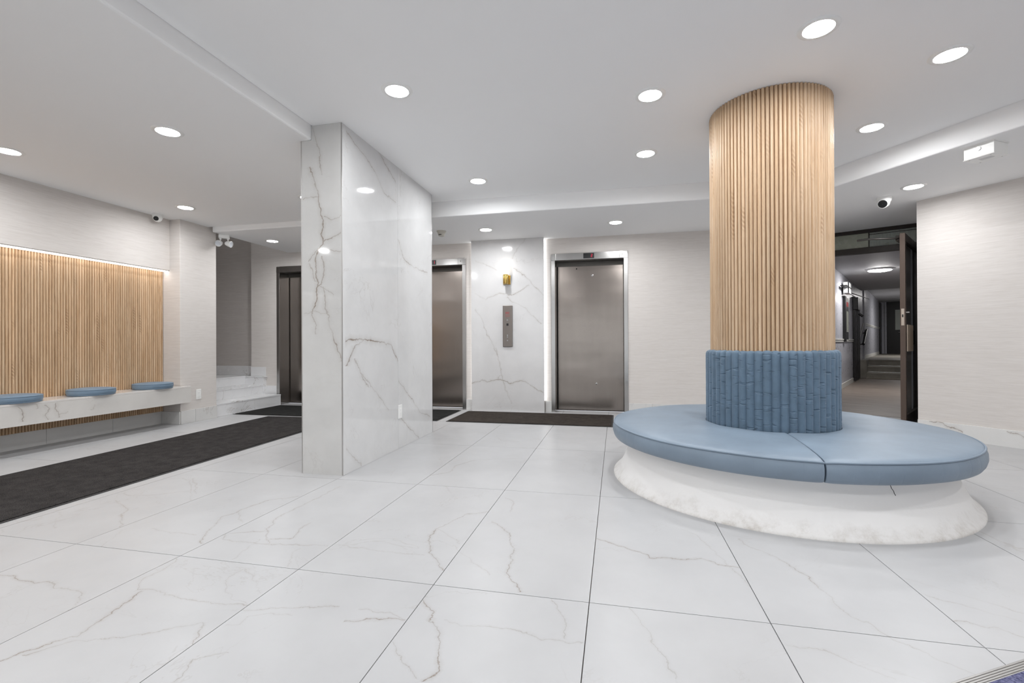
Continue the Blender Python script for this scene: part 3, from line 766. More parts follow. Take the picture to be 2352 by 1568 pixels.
bk = thing('wraparound_cushion', 'channelled blue velvet back cushion wrapped round the oak column', 'cushion', (CX, CY, 0.0))
MB().lathe([(0.385, 0.388), (0.396, 0.389), (0.396, 0.885), (0.392, 0.894), (0.383, 0.897)], 104).build('backing', MT['velvet'], bk)
NC = 52
def channel_mesh():
    w = 2 * PI * 0.398 / NC
    lv = [(0.388, 0.85, 0.0), (0.400, 0.95, 0.0), (0.42, 1.0, 0.0), (0.46, 1, 0), (0.50, 0.96, 0), (0.54, 1.0, 0), (0.58, 0.95, 0), (0.62, 1.0, 0), (0.66, 0.94, 0), (0.70, 1, 0), (0.74, 0.96, 0), (0.78, 1, 0), (0.82, 1, 0), (0.86, 1, 0),
          (0.880, 0.96, 0.001), (0.890, 0.80, 0.003), (0.897, 0.52, 0.007), (0.901, 0.25, 0.013), (0.901, 0.05, 0.022)]
    nu = 10; vs_ = []
    for z, kk, ins in lv:
        for i in range(nu + 1):
            t = -1 + 2 * i / nu
            b = 0.0155 * (1 - abs(t) ** 2.3) * kk
            zz = z - (0.006 * abs(t) ** 2 if z > 0.89 else 0)
            vs_.append((t * w / 2, -(b - ins), zz))
    fs_ = []
    for q in range(len(lv) - 1):
        for i in range(nu):
            a = q * (nu + 1) + i
            fs_.append((a, a + 1, a + nu + 2, a + nu + 1))
    mb = MB().add(vs_, fs_, True)
    me = bpy.data.meshes.new('channel'); me.from_pydata(mb.v, [], mb.f)
    me.polygons.foreach_set('use_smooth', [True] * len(mb.f)); me.materials.append(MT['velvet'])
    return me
chm = channel_mesh()
for i in range(NC):
    a = 2 * PI * (i + 0.35) / NC
    o = bpy.data.objects.new('channel', chm); COL.objects.link(o); o.parent = bk
    o.location = (0.397 * math.cos(a), 0.397 * math.sin(a), random.uniform(-0.002, 0.003)); o.rotation_euler[2] = a + PI / 2
    o.scale[2] = 1.0

# ------------------------------------------------------------------ elevators
SEG7 = {'1': 'bc', '2': 'abged'}
def digit(ch, h, w, t):
    mb = MB()
    pos = {'a': (0, h - t, w, h), 'g': (0, h / 2 - t / 2, w, h / 2 + t / 2), 'd': (0, 0, w, t), 'f': (0, h / 2, t, h), 'b': (w - t, h / 2, w, h), 'e': (0, 0, t, h / 2), 'c': (w - t, 0, w, h / 2)}
    for s_ in SEG7[ch]:
        x0, z0, x1, z1 = pos[s_]
        mb.box(x0, -0.0012, z0, x1, 0.0, z1)
    return mb
def elevator(label, x0, x1, ch, dot, dents):
    w = x1 - x0
    t = thing('elevator', label, 'elevator', (x0, 6.44, 0.0))
    MB().box(0.0, -0.012, 0.0, 0.053, 0.245, 2.088).build('jamb', MT['steel'], t, 0.002)
    MB().box(w - 0.053, -0.012, 0.0, w, 0.245, 2.088).build('jamb', MT['steel'], t, 0.002)
    MB().box(0.062, -0.020, 2.088, w - 0.112, 0.06, 2.180).build('header', MT['steel'], t, 0.002)
    MB().box(0.0, -0.016, 2.088, 0.061, 0.06, 2.177).build('corner_plate', MT['steel'], t, 0.002)
    MB().box(w - 0.111, -0.020, 2.088, w, 0.06, 2.182).build('corner_plate', MT['steel'], t, 0.002)
    MB().box(0.05, 0.06, 2.088, w - 0.05, 0.24, 2.12).build('head_soffit', MT['steel_dark'], t)
    MB().box(0.053, 0.21, 2.035, w - 0.053, 0.222, 2.088).build('head_lip', MT['steel_dark'], t)
    MB().box(0.050, 0.262, 0.0, w - 0.050, 0.27, 2.10).build('shaft_backing', MT['black_gap'], t)
    MB().box(0.064, 0.226, 0.008, w - 0.056, 0.252, 2.09).build('door', MT['steel_door'], t, 0.002)
    MB().box(0.053, 0.20, 0.0003, w - 0.053, 0.256, 0.006).build('sill', MT['steel_dark'], t)
    for px, pz in dents:
        MB().lathe([(0.001, 0.0022), (0.008, 0.0016), (0.015, 0.0)], 16, mat=Matrix.Translation((px, 0.2258, pz)) @ Matrix.Rotation(PI / 2, 4, 'X')).build('dent', MT['steel'], t)
    MB().cyl((dot, 0.2250, 2.000), (dot, 0.2275, 2.000), 0.009, 14).build('keyhole', MT['black'], t)
    dp = MB().box(w / 2 - 0.072, -0.0215, 2.100, w / 2 + 0.072, -0.0195, 2.170).build('display', MT['black'], t)
    digit(ch, 0.040, 0.020, 0.005).build('digit', MT['digit'], dp, 0, (w / 2 + 0.030, -0.0216, 2.115))
    MB().cyl((0.93 * w, -0.021, 2.137), (0.93 * w, -0.019, 2.137), 0.006, 10).build('screw', MT['steel_dark'], t)
    return t
elevator('closed steel elevator beside the lit sconce panel, right of the brass sconce', EL[2][0], EL[2][1], '2', 0.330, [(0.55, 1.90), (0.60, 0.38)])
elevator('steel elevator half hidden behind the marble pier, bordering the sconce panel', EL[1][0], EL[1][1], '1', 0.405, [])
elevator('dark steel elevator by the marble stairs, cut off by the pier', EL[0][0], EL[0][1], '1', 0.33, [])

# ------------------------------------------------------------------ marble sconce panel with side lights
mp_ = thing('marble_wall_panel', 'tall veined marble panel between two elevators carrying the brass sconce', 'wall panel', (0, 0, 0))
MB().box(-1.972, 6.337, 0.0005, -0.973, 6.438, CS - 0.001).build('core', MT['grout'], mp_)
MB().box(-1.988, 6.325, 0.0005, -0.957, 6.337, CS - 0.001).build('front_panel', MT['panel_marble'], mp_)
MB().box(-0.973, 6.3375, 0.0005, -0.961, 6.40, CS - 0.001).build('side_panel', MT['panel_marble'], mp_)
MB().box(-1.984, 6.3375, 0.0005, -1.972, 6.40, CS - 0.001).build('side_panel', MT['panel_marble'], mp_)
for lab, x in (('lit white vertical LED strip between the sconce panel and the fully visible elevator', -0.972), ('lit white vertical LED strip between the sconce panel and the half hidden elevator', -1.983)):
    ls = thing('led_strip', lab, 'light strip', (x, 6.405, 0.158), group='vertical LED strips beside the sconce panel')
    MB().box(0.0, 0.012, 0.0, 0.011, 0.033, 2.23).build('housing', MT['white_plastic'], ls)
    s_ = 0.0112 if x > -1.5 else -0.004
    MB().box(s_, 0.0, 0.002, s_ + 0.004, 0.030, 2.228).build('diffuser', MT['led_wall'], ls)

# sconce
sc = thing('wall_sconce', 'brass wall sconce with glowing glass tube on the marble panel', 'wall lamp', (-1.472, 6.325, 1.765))
MB().box(-0.052, -0.014, 0.0, 0.052, 0.0, 0.128).build('back_plate', MT['brass'], sc, 0.003)
MB().cyl((0, -0.075, 0.0), (0, -0.075, 0.135), 0.037, 28).build('holder', MT['brass'], sc, 0.002)
MB().box(-0.012, -0.06, 0.05, 0.012, -0.010, 0.085).build('arm', MT['brass'], sc)
MB().lathe([(0.001, 0.130), (0.040, 0.131), (0.048, 0.138), (0.0485, 0.285), (0.045, 0.305), (0.034, 0.322), (0.018, 0.331), (0.001, 0.333)], 32, mat=Matrix.Translation((0, -0.075, 0))).build('glass_tube', MT['sconce_glass'], sc)

# call plate
cp_ = thing('elevator_call_plate', 'tall grey metal elevator call plate on the marble panel under the sconce', 'call panel', (-1.462, 6.325, 0.905))
MB().box(-0.068, -0.020, 0.0, 0.068, 0.0, 0.570).build('face_plate', MT['bronze_plate'], cp_, 0.004)
MB().box(-0.026, -0.0212, 0.418, 0.026, -0.0200, 0.480).build('notice', MT['bronze_plate'], cp_)
for q in range(2):
    MB().box(-0.026, -0.0216, 0.468 - q * 0.009, 0.022, -0.0211, 0.474 - q * 0.009).build('notice_line', MT['red_print'], cp_)
nl = MB()
for q in range(4):
    nl.box(-0.026, -0.0216, 0.446 - q * 0.0085, 0.026, -0.0211, 0.4475 - q * 0.0085)
nl.build('notice_line', MT['red_print'], cp_)
fr_ = MB()
for a in ((-0.030, 0.414, 0.030, 0.416), (-0.030, 0.481, 0.030, 0.483), (-0.030, 0.414, -0.0285, 0.483), (0.0285, 0.414, 0.030, 0.483)):
    fr_.box(a[0], -0.0216, a[1], a[2], -0.0211, a[3])
fr_.build('notice_border', MT['red_print'], cp_)
MB().cyl((0, -0.026, 0.368), (0, -0.019, 0.368), 0.012, 20).build('key_switch', MT['steel'], cp_)
MB().box(-0.0015, -0.0266, 0.362, 0.0015, -0.0258, 0.374).build('key_slot', MT['black'], cp_)
MB().box(-0.015, -0.022, 0.290, 0.015, -0.0195, 0.322).build('card_reader', MT['black'], cp_, 0.004)
for z in (0.158, 0.135, 0.085):
    MB().cyl((0, -0.0245, z), (0, -0.019, z), 0.0095, 18).build('button', MT['steel'], cp_)

# ------------------------------------------------------------------ recessed downlights
GRP = 'recessed ceiling downlights'
def downlight_proto(x, y, z, label):
    t = thing('ceiling_downlight', label, 'ceiling light', (x, y, z), 0, GRP)
    MB().lathe([(0.068, -0.0015), (0.072, -0.0075), (0.080, -0.0085), (0.094, -0.0050), (0.098, 0.0)], 40).build('trim_ring', MT['white_plastic'], t)
    MB().lathe([(0.0005, -0.0035), (0.040, -0.0035), (0.066, -0.0030), (0.0695, -0.0015)], 40).build('diffuser', MT['lamp'], t)
    return t
dl = downlight_proto(-1.350, 2.745, CM, 'lit recessed downlight in the raised ceiling, nearest the front corner of the marble pier')
for x, y, z, lab in (
        (-1.326, 4.455, CM, 'lit recessed downlight in the raised ceiling beside the far end of the marble pier'),
        (0.255, 4.135, CM, 'lit recessed downlight in the raised ceiling, nearest the step above the closed elevator'),
        (0.225, 3.165, CM, 'lit recessed downlight in the raised ceiling beside the column, on the pier side'),
        (1.023, 2.682, CM, 'lit recessed downlight just in front of the oak column, topmost in the photo'),
        (1.840, 3.097, CM, 'lit recessed downlight in the raised ceiling nearest the upper right photo corner'),
        (1.884, 4.018, CM, 'lit recessed downlight in the raised ceiling between oak column and emergency light box'),
        (2.710, 5.060, CS, 'lit downlight in the low ceiling between the turret camera and the slanted wall'),
        (0.004, 5.733, CS, 'lit downlight in the low ceiling over the closed elevator'),
        (-1.602, 5.720, CS, 'lit downlight in the low ceiling over the marble sconce panel'),
        (-4.668, 5.649, CS, 'lit downlight in the low ceiling over the marble stairs'),
        (-4.601, 4.235, CL, 'lit downlight in the bench bay ceiling nearest the small dome camera'),
        (-3.076, 2.693, CL, 'lit downlight in the bench bay ceiling between runner mat and marble pier'),
        (-4.581, 2.686, CL, 'lit downlight in the bench bay ceiling cut by the photo edge'),
        (-3.08, 4.235, CL, 'unseen downlight added behind the marble pier in the bench bay ceiling'),  # unseen lamp, added for the light it gives
        (-3.13, 5.69, CS, 'downlight hidden behind the marble pier in the low elevator ceiling')):
    copy_tree(dl, (x, y, z), 0, lab)
BEHIND = 'unseen downlight added behind the photographer to light the foreground'
for x, y, z in ((-4.58, 1.1, CL), (-3.08, 1.1, CL), (-1.35, 1.05, CM), (0.23, 1.3, CM), (1.85, 1.5, CM), (3.4, 2.0, CM), (-4.58, -0.6, CL), (-3.08, -0.6, CL), (-1.35, -0.65, CM), (0.23, -0.5, CM), (1.85, -0.4, CM), (3.4, 0.0, CM)):  # unseen lamps added to light the foreground
    copy_tree(dl, (x, y, z), 0, BEHIND, 'unseen downlights added behind the photographer')

# ------------------------------------------------------------------ cameras, detector, emergency lights
def aim(d):
    d = Vector(d).normalized()
    return d.to_track_quat('Z', 'Y').to_matrix().to_4x4()
c1 = thing('dome_camera', 'small white dome security camera at the ceiling corner over the oak strip wall', 'security camera', (-5.165, 4.395, CL))
MB().lathe([(0.001, 0.0), (0.056, 0.0), (0.058, -0.010), (0.055, -0.018), (0.001, -0.018)], 32).build('base', MT['white_plastic'], c1)
MB().lathe([(0.052, -0.016), (0.050, -0.036), (0.043, -0.058), (0.030, -0.075), (0.015, -0.083), (0.001, -0.085)], 32).build('dome', MT['white_plastic'], c1)
d1 = Vector((0.45, -0.80, -0.42)).normalized()
MB().lathe([(0.026, 0.044), (0.024, 0.056), (0.018, 0.058), (0.001, 0.0585)], 28, mat=Matrix.Translation((0, 0, -0.036)) @ aim(d1)).build('lens', MT['black'], c1)
c2 = thing('turret_camera', 'white turret security camera with black face on the low ceiling before the dark door', 'security camera', (2.630, 5.385, CS))
MB().lathe([(0.001, 0.0), (0.062, 0.0), (0.064, -0.012), (0.058, -0.040), (0.048, -0.052), (0.001, -0.050)], 36).build('base', MT['white_plastic'], c2)
d2 = Vector((-0.62, -0.72, -0.50)).normalized()
mm = Matrix.Translation((-0.008, -0.010, -0.055)) @ aim(d2)
MB().lathe([(0.001, -0.05), (0.030, -0.042), (0.046, -0.020), (0.052, 0.0), (0.050, 0.018), (0.046, 0.034), (0.038, 0.036)], 32, mat=mm).build('ball', MT['white_plastic'], c2)
MB().lathe([(0.0385, 0.030), (0.0385, 0.038), (0.030, 0.041), (0.001, 0.042)], 32, mat=mm).build('lens', MT['black'], c2)
sd = thing('smoke_detector', 'round white smoke detector on the low ceiling beside the marble pier edge', 'smoke detector', (-2.175, 5.66, CS))
MT['shaded_plastic'] = plain('shaded_plastic', srgb(196, 193, 184), 0.45)
MB().lathe([(0.001, 0.0), (0.060, 0.0), (0.060, -0.012), (0.050, -0.016), (0.050, -0.030), (0.046, -0.034), (0.001, -0.034)], 36).build('base', MT['shaded_plastic'], sd)
MB().lathe([(0.046, -0.032), (0.043, -0.052), (0.036, -0.066), (0.020, -0.071), (0.001, -0.072)], 36).build('cover', MT['shaded_plastic'], sd)
for a in (-1.9, -1.45):
    MB().box(-0.010, -0.046, -0.058, 0.010, -0.040, -0.050, Matrix.Rotation(a + PI / 2, 4, 'Z')).build('vent_slot', MT['black'], sd)
el = thing('emergency_light', 'white twin-head emergency light under the low ceiling edge by the stairs', 'emergency light', (-5.018, 5.185, CS), math.radians(38))
MB().box(-0.062, -0.03, -0.050, 0.062, 0.03, 0.0).build('body', MT['white_plastic'], el, 0.006)
for sx, d in ((-1, (-0.35, -0.85, -0.25)), (1, (0.85, -0.45, -0.22))):
    h = MB().tube([(sx * 0.042, -0.005, -0.046), (sx * 0.042, -0.005, -0.062)], 0.014, 12).tube([(sx * 0.042, -0.005, -0.060), (sx * 0.044, -0.005, -0.098)], 0.007, 10).build('stem', MT['white_plastic'], el)
    mm = Matrix.Translation((sx * 0.05, -0.012, -0.118)) @ aim(d)
    hd = MB().lathe([(0.001, -0.05), (0.016, -0.045), (0.028, -0.028), (0.036, 0.0), (0.041, 0.030), (0.041, 0.036), (0.036, 0.037)], 24, mat=mm).build('lamp_head', MT['white_plastic'], el)
    MB().lathe([(0.037, 0.034), (0.018, 0.030), (0.001, 0.028)], 24, mat=mm).build('lens', plain('lens_grey', srgb(205, 208, 214), 0.12), hd)
eb = thing('emergency_light_box', 'white rectangular emergency light box hung under the slanted ceiling step', 'emergency light', (2.637, 3.994, CS), math.radians(30.5))
L_ = 0.168
MB().box(0.0, 0.0, -0.010, L_, 0.184, 0.0).build('mounting_plate', MT['white_plastic'], eb)
MB().box(0.003, 0.003, -0.092, L_ - 0.003, 0.181, -0.010).build('body', MT['white_plastic'], eb, 0.003)
MB().box(0.0, 0.0, -0.098, L_, 0.184, -0.0925).build('cover_plate', MT['white_plastic'], eb, 0.002)
MB().cyl((0.0045, 0.092, -0.036), (-0.004, 0.092, -0.036), 0.014, 20).build('lens', plain('led_lens', srgb(214, 216, 214), 0.1), eb)
for x, y in ((0.02, 0.03), (0.02, 0.155), (0.148, 0.03), (0.148, 0.155)):
    MB().cyl((x, y, -0.0995), (x, y, -0.0975), 0.005, 12).build('screw', MT['grey_plastic'], eb)
MB().box(0.055, 0.045, -0.0988, 0.10, 0.12, -0.0978).build('test_panel', MT['grey_plastic'], eb)

# outlets
def outlet(label, loc, rz):
    t = thing('wall_outlet', label, 'outlet', loc, rz)
    MB().box(-0.037, -0.006, -0.062, 0.037, 0.0, 0.062).build('cover_plate', MT['white_plastic'], t, 0.003)
    MB().box(-0.017, -0.0085, -0.034, 0.017, -0.005, 0.034).build('receptacle', MT['white_plastic'], t, 0.002)
    for z in (-0.017, 0.017):
        for x in (-0.006, 0.006):
            MB().box(x - 0.001, -0.0090, z - 0.004, x + 0.001, -0.0084, z + 0.005).build('slot', MT['grey_plastic'], t)
        MB().box(-0.002, -0.0090, z - 0.012, 0.002, -0.0084, z - 0.008).build('slot', MT['grey_plastic'], t)
    return t
outlet('white power outlet low on the beige pier at the end of the bench', (-5.099, 4.868, 0.335), PI / 2)
outlet('white power outlet low on the polished side of the marble pier', (-1.937, 3.968, 0.333), PI / 2)

# ------------------------------------------------------------------ marble stairs by the shaded elevator
ss = thing('staircase', 'short flight of white marble stairs beside the shaded elevator', 'stairs', (0, 0, 0))
for xr, z0, z1, xb in ((-5.13, 0.0, 0.172, -5.46), (-5.455, 0.172, 0.315, -5.785), (-5.78, 0.315, 0.452, -6.30)):
    MB().box(xr - 0.014, 5.145, z0 + 0.0005, xr, 6.378, z1 - 0.0205).build('riser', MT['stair_tile'], ss, 0.001)
    MB().box(xb - (0.95 if z1 > 0.4 else 0), 5.145, z1 - 0.020, xr + 0.004, 6.378, z1).build('tread', MT['stair_tile'], ss, 0.002)
MB().box(-7.2, 5.15, 0.0005, -5.80, 6.378, 0.43).build('core', MT['grout'], ss)
MB().box(-5.80, 5.15, 0.0005, -5.475, 6.378, 0.29).build('core', MT['grout'], ss)
MB().box(-5.47, 5.15, 0.0005, -5.15, 6.378, 0.15).build('core', MT['grout'], ss)
MB().box(-7.2, 6.379, 0.0005, -5.44, 6.4385, 0.432).build('side_panel', MT['stair_tile'], ss, 0.001)
MB().box(-5.439, 6.425, 0.0005, -5.245, 6.4385, 0.296).build('side_panel', MT['stair_tile'], ss, 0.001)
MB().box(-7.2, 6.372, 0.4325, -5.42, 6.4385, 0.446).build('side_cap', MT['stair_tile'], ss, 0.001)
MB().box(-5.718, 6.425, 0.447, -5.445, 6.4385, 0.592).build('skirting_tile', MT['stair_tile'], ss, 0.001)
MB().box(-7.2, 6.58, 0.447, -5.73, 6.599, 0.60).build('skirting_tile', MT['stair_tile'], ss, 0.001)
MB().box(-7.2, 6.44, 0.40, -5.73, 6.60, 0.446).build('landing_strip', MT['stair_tile'], ss)
hr = thing('stair_handrail', 'short chrome handrail end showing past the beige pier above the stairs', 'handrail', (0, 0, 0))
MB().tube([(-5.36, 5.215, 0.955), (-5.46, 5.215, 0.965), (-6.4, 5.215, 1.50)], 0.018, 12).build('rail', MT['steel'], hr)
MB().tube([(-5.44, 5.215, 0.962), (-5.44, 5.141, 0.945)], 0.008, 8).build('bracket', MT['steel'], hr)

# ------------------------------------------------------------------ dark door with transom, opened into the lobby
def P2(s, t):
    q = OD + e1 * s + e2 * t
    return (q.x, q.y)
DR = math.radians(-26)
df = bpy.data.objects.new('door_1', None); COL.objects.link(df); df.location = (OD.x, OD.y, 0); df.rotation_euler[2] = DR
df['kind'] = 'structure'; df['label'] = 'dark bronze door frame with glazed transom at the slanted wall'
SL, SRr = -0.66, 0.46
MB().box(SL, -0.03, 2.350, SRr, 0.05, CS).build('top_rail', MT['frame_dark'], df, 0.002)
MB().box(SL, -0.03, 2.090, SRr, 0.05, 2.165).build('header', MT['frame_dark'], df, 0.002)
MB().box(SL, -0.03, 0, SL + 0.05, 0.05, 2.35).build('jamb', MT['frame_dark'], df, 0.002)
MB().box(0.415, -0.03, 0, SRr, 0.05, 2.35).build('jamb', MT['frame_dark'], df, 0.002)
MB().box(SL + 0.05, 0.005, 2.165, -0.055, 0.012, 2.35).build('transom_pane', MT['frosted'], df)
rp = MB(); nrib = 60
for i in range(nrib):
    xa = -0.045 + (0.415 + 0.045) * i / nrib; xb = -0.045 + (0.415 + 0.045) * (i + 1) / nrib
    rp.add([(xa, 0.008, 2.165), ((xa + xb) / 2, 0.002, 2.165), (xb, 0.008, 2.165), (xa, 0.008, 2.35), ((xa + xb) / 2, 0.002, 2.35), (xb, 0.008, 2.35)], [(0, 1, 4, 3), (1, 2, 5, 4)])
rp.build('transom_pane', MT['ribbed'], df)
MB().box(-0.055, -0.002, 2.165, -0.045, 0.016, 2.35).build('transom_bar', MT['frame_dark'], df)
MB().box(-0.045, -0.006, 2.322, 0.415, 0.0, 2.327).build('transom_bar', MT['frame_dark'], df)

# the open leaf
a_, b_ = Vector((0.233, -1.02)), Vector((0.390, -0.035))
ang = math.atan2((b_ - a_).y, (b_ - a_).x)
lx, ly = P2(*a_)
LW = (b_ - a_).length
lf = thing('glass_door', 'open dark-framed glass door leaf standing out from the door frame', 'door', (lx, ly, 0.0), DR + ang)
T = 0.046
MB().box(0, -T, 0.012, 0.062, 0, 2.118).build('lock_stile', MT['bronze_door'], lf, 0.002)
MB().box(LW - 0.075, -T, 0.012, LW, 0, 2.118).build('hinge_stile', MT['frame_dark'], lf, 0.002)
MB().box(0.062, -T, 2.035, LW - 0.075, 0, 2.118).build('top_rail', MT['frame_dark'], lf, 0.002)
MB().box(0.062, -T, 0.012, LW - 0.075, 0, 0.16).build('bottom_rail', MT['frame_dark'], lf, 0.002)
MB().box(0.058, -0.027, 0.155, LW - 0.07, -0.019, 2.04).build('glass_pane', MT['glass'], lf)
lp = MB().box(-0.003, -0.036, 1.125, 0.0, -0.010, 1.305).build('lock_plate', plain('lock_plate', srgb(196, 184, 172), 0.35, metal=0.6), lf, 0.001)
MB().box(-0.0045, -0.029, 1.213, -0.0025, -0.017, 1.243).build('latch', MT['black'], lp)
MB().box(0.085, -T - 0.006, 0.845, 0.46, -T, 1.135).build('push_plate', MT['beige'], lf, 0.002)
MB().tube([(0.03, -T, 1.265), (0.03, -T - 0.03, 1.265)], 0.010, 10).build('thumb_turn', MT['steel'], lf)
MB().box(LW - 0.13, -T - 0.045, 0.915, LW - 0.06, -T, 1.085).build('pull_handle', MT['black'], lf, 0.01)
hm = MB().tube([(0.05, 0.012, 2.075), (-0.10, 0.26, 2.082), (-0.06, 0.36, 2.088)], 0.011, 8)
hm.build('closer_arm', MT['steel_dark'], lf)
MB().box(0.05, 0.0, 2.050, 0.26, 0.04, 2.105).build('closer_body', MT['frame_dark'], lf, 0.004)

# ------------------------------------------------------------------ corridor behind the door
CA = math.radians(-28.6)
def cobj(name, mb, mat, label=None, kind='structure', bevel=0.0):
    o = mb.build(name, mat, None, bevel, (OD.x, OD.y, 0), CA)
    o['kind'] = kind
    if label: o['label'] = label
    return o
LWL, RWL = -0.76, 1.25
cobj('floor_corridor', MB().box(LWL - 0.1, 0.06, -0.08, RWL + 0.1, 7.62, 0.003), MT['planks'], 'grey-brown corridor floor beyond the dark door')
cobj('ceiling_corridor', MB().box(LWL - 0.1, 0.05, 2.33, RWL + 0.1, 8.2, 2.5), MT['corr_ceil'])
cobj('ceiling_landing', MB().box(LWL - 0.1, 8.2, 2.50, RWL + 0.1, 16.3, 2.6), MT['corr_ceil'])
cobj('wall_corridor_left', MB().box(LWL - 0.1, 0.05, 0, LWL, 8.1, 2.5), MT['corr_wall'], 'grey painted corridor wall with white dado rail')
cobj('wall_corridor_right', MB().box(RWL, -0.1, 0, RWL + 0.1, 16.3, 2.6), MT['corr_wall'])
cobj('wall_corridor_front', MB().box(0.45, -0.08, 0, RWL + 0.1, 0.04, 2.6).box(-0.95, 0.1, 0, LWL - 0.05, 0.3, 2.6), MT['corr_wall'])
cobj('wall_landing', MB().box(LWL - 0.1, 8.1, 0, LWL, 16.3, 2.6).box(LWL, 8.62, 0.46, LWL + 0.035, 8.95, 2.5), MT['corr_wall'])
cobj('wall_end', MB().box(LWL - 0.1, 16.15, 0.40, RWL + 0.1, 16.3, 2.6), MT['corr_wall'])
tr = MB().box(LWL, 0.1, 0.985, LWL + 0.022, 7.35, 1.008).box(LWL, 0.1, 0.950, LWL + 0.016, 7.35, 0.970)
cobj('trim_1', tr, MT['corr_white'], 'white double dado rail along the grey corridor wall')
t2 = MB().box(LWL, 8.95, 1.455, LWL + 0.02, 15.2, 1.48).box(LWL, 8.95, 1.418, LWL + 0.015, 15.2, 1.438)
t2.add([(LWL + 0.001, 7.35, 0.97), (LWL + 0.001, 8.62, 1.43), (LWL + 0.001, 8.62, 1.47), (LWL + 0.001, 7.35, 1.01), (LWL + 0.022, 7.35, 0.97), (LWL + 0.022, 8.62, 1.43), (LWL + 0.022, 8.62, 1.47), (LWL + 0.022, 7.35, 1.01)],
       [(0, 1, 2, 3), (4, 7, 6, 5), (0, 4, 5, 1), (1, 5, 6, 2), (2, 6, 7, 3), (3, 7, 4, 0)])
cobj('trim_2', t2, MT['corr_white'], 'white dado rail climbing beside the corridor steps')
cobj('baseboard_corridor', MB().box(LWL, 0.1, 0, LWL + 0.012, 7.55, 0.10), MT['corr_white'])
cobj('baseboard_landing', MB().box(LWL, 8.95, 0.466, LWL + 0.012, 15.2, 0.56), MT['corr_white'])
cst = thing('staircase', 'three grey terrazzo steps up to the landing at the end of the dim corridor', 'stairs', (OD.x, OD.y, 0), CA)
for i in range(3):
    t0 = 7.62 + 0.29 * i; z = 0.155 * (i + 1)
    MB().box(-0.61, t0 + 0.02, z - 0.155, RWL, t0 + 0.30, z - 0.03).build('riser', MT['terrazzo'], cst)
    MB().box(-0.61, t0, z - 0.03, RWL, t0 + 0.30, z).build('tread', plain('step_edge', srgb(176, 172, 162), 0.5) if i < 2 else MT['terrazzo'], cst, 0.004)
MB().box(LWL + 0.001, 7.60, 0.0, -0.612, 8.25, 0.465).build('cheek_block', MT['terrazzo'], cst, 0.004)
cobj('floor_landing', MB().box(LWL - 0.05, 8.502, 0.36, RWL + 0.05, 16.14, 0.465).box(LWL - 0.05, 8.252, 0.36, -0.613, 8.502, 0.465), MT['terrazzo'])
# black folding gate
fg = thing('folding_gate', 'black folded metal security gate standing against the corridor wall', 'gate', (OD.x, OD.y, 0), CA)
for i in range(6):
    t0 = 6.02 + i * 0.205
    MB().box(LWL + 0.004, t0, 0.03, LWL + 0.055, t0 + 0.07, 2.01).build('upright', MT['black'], fg, 0.004)
for z in (0.12, 1.02, 1.95):
    MB().box(LWL + 0.012, 6.0, z, LWL + 0.045, 7.14, z + 0.05).build('crossbar', MT['black'], fg)
MB().box(LWL + 0.006, 5.99, 1.70, LWL + 0.11, 6.60, 1.99).build('lock_box', MT['black'], fg, 0.01)
MB().tube([(LWL + 0.09, 6.4, 1.62), (LWL + 0.17, 6.4, 1.55)], 0.025, 8).build('padlock', MT['black'], fg)
# black hanging rail
br = thing('curtain_rail', 'thin black horizontal rail sticking out above the folded gate', 'rail', (OD.x, OD.y, 0), CA)
MB().tube([(LWL + 0.014, 4.9, 2.03), (LWL + 0.03, 5.4, 2.045), (LWL + 0.16, 8.3, 2.10)], 0.012, 8).build('rod', MT['black'], br)
# framed glass, its reflections painted on as flat bands
nb = thing('framed_glass', 'narrow black-framed glass with painted reflections on the grey corridor wall', 'notice', (OD.x, OD.y, 0), CA)
MB().box(LWL + 0.001, 4.15, 0.955, LWL + 0.05, 4.34, 1.89).build('side_frame', MT['black'], nb, 0.003)
MB().box(LWL + 0.001, 4.34, 0.955, LWL + 0.02, 5.00, 1.89).build('backing', MT['corr_white'], nb)
MB().box(LWL + 0.02, 4.42, 1.70, LWL + 0.024, 4.95, 1.80).build('red_reflection', plain('red_reflection', srgb(196, 40, 44), 0.5), nb)
MB().box(LWL + 0.02, 4.42, 1.60, LWL + 0.024, 4.95, 1.70).build('black_reflection', MT['black'], nb)
MB().box(LWL + 0.02, 4.42, 1.18, LWL + 0.024, 4.95, 1.60).build('pale_reflection', plain('pale_reflection', srgb(168, 172, 160), 0.5), nb)
MB().box(LWL + 0.02, 4.42, 1.00, LWL + 0.024, 4.95, 1.16).build('black_reflection', MT['black'], nb)
# corridor sconce
cs_ = thing('wall_sconce', 'square white glass wall lamp with black bars on the corridor wall', 'wall lamp', (OD.x, OD.y, 0), CA)
MB().box(LWL + 0.03, 3.98, 1.935, LWL + 0.12, 4.45, 2.155).build('shade', plain('opal_shade', srgb(228, 230, 230), 0.3), cs_, 0.006)
MB().box(LWL + 0.002, 4.05, 1.98, LWL + 0.03, 4.35, 2.11).build('back_plate', MT['black'], cs_)
MB().box(LWL + 0.02, 3.6, 2.045, LWL + 0.128, 4.52, 2.058).build('bar', MT['black'], cs_)
MB().box(LWL + 0.12, 3.97, 1.925, LWL + 0.128, 3.985, 2.165).build('bar', MT['black'], cs_)
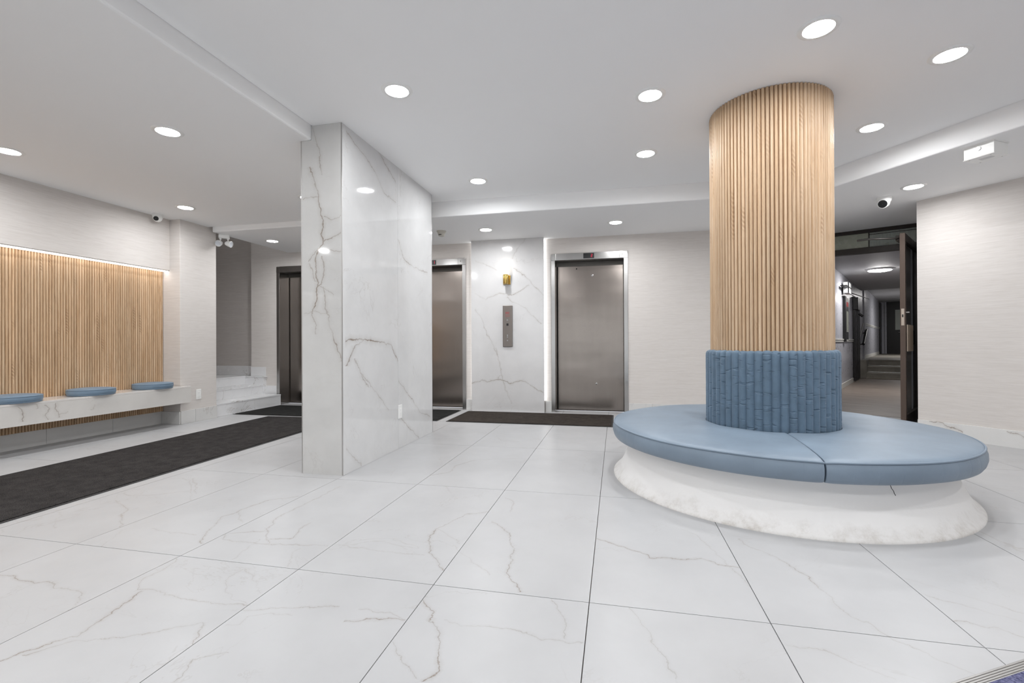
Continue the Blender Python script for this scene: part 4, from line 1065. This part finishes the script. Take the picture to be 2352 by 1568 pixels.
# handrail on the steps
ch = thing('stair_handrail', 'short sloping black handrail beside the corridor steps', 'handrail', (OD.x, OD.y, 0), CA)
MB().tube([(LWL + 0.07, 7.8, 0.88), (LWL + 0.07, 8.75, 1.27)], 0.032, 10).build('rail', MT['black'], ch)
MB().tube([(LWL + 0.07, 7.85, 0.90), (LWL + 0.001, 7.85, 0.87)], 0.014, 8).build('bracket', MT['black'], ch)
MB().tube([(LWL + 0.07, 8.6, 1.21), (LWL + 0.001, 8.6, 1.18)], 0.014, 8).build('bracket', MT['black'], ch)
# doors at the end
ed = thing('black_door', 'black door at the far end of the corridor landing', 'door', (OD.x, OD.y, 0), CA)
MB().box(-0.56, 16.10, 0.466, 0.42, 16.145, 2.52).build('leaf', MT['black'], ed)
MB().box(-0.62, 16.09, 0.466, -0.565, 16.148, 2.56).build('frame', MT['corr_wall'], ed)
MB().box(-0.30, 16.085, 1.40, 0.05, 16.10, 2.18).build('notice_sheet', MT['paper'], ed)
MB().tube([(-0.20, 16.09, 1.30), (-0.20, 16.05, 1.30), (-0.10, 16.05, 1.30)], 0.02, 8).build('handle', MT['steel'], ed)
sdv = thing('black_door_frame', 'black door casing on the landing wall before the far end', 'door frame', (OD.x, OD.y, 0), CA)
MB().box(LWL + 0.001, 15.25, 0.466, LWL + 0.05, 15.95, 2.44).build('casing', MT['black'], sdv)
for nm, y, lab in (('dome_light', 3.72, 'round white dome lamp glowing on the corridor ceiling'), ('dome_light', 12.0, 'unseen round dome lamp added on the landing ceiling to light it')):  # the second lamp is unseen, added to brighten the landing
    z = 2.33 if y < 8 else 2.50
    x = -0.13 if y < 8 else 0.5
    q = OD + Vector((math.cos(CA), math.sin(CA))) * x + Vector((-math.sin(CA), math.cos(CA))) * y
    dm = thing('dome_light', lab, 'ceiling light', (q.x, q.y, z), 0)
    MB().lathe([(0.001, 0.0), (0.185, 0.0), (0.19, -0.015), (0.185, -0.03)], 40).build('base', MT['white_plastic'], dm)
    MB().lathe([(0.184, -0.028), (0.17, -0.040), (0.12, -0.050), (0.06, -0.056), (0.001, -0.058)], 40).build('diffuser', MT['dome'], dm)
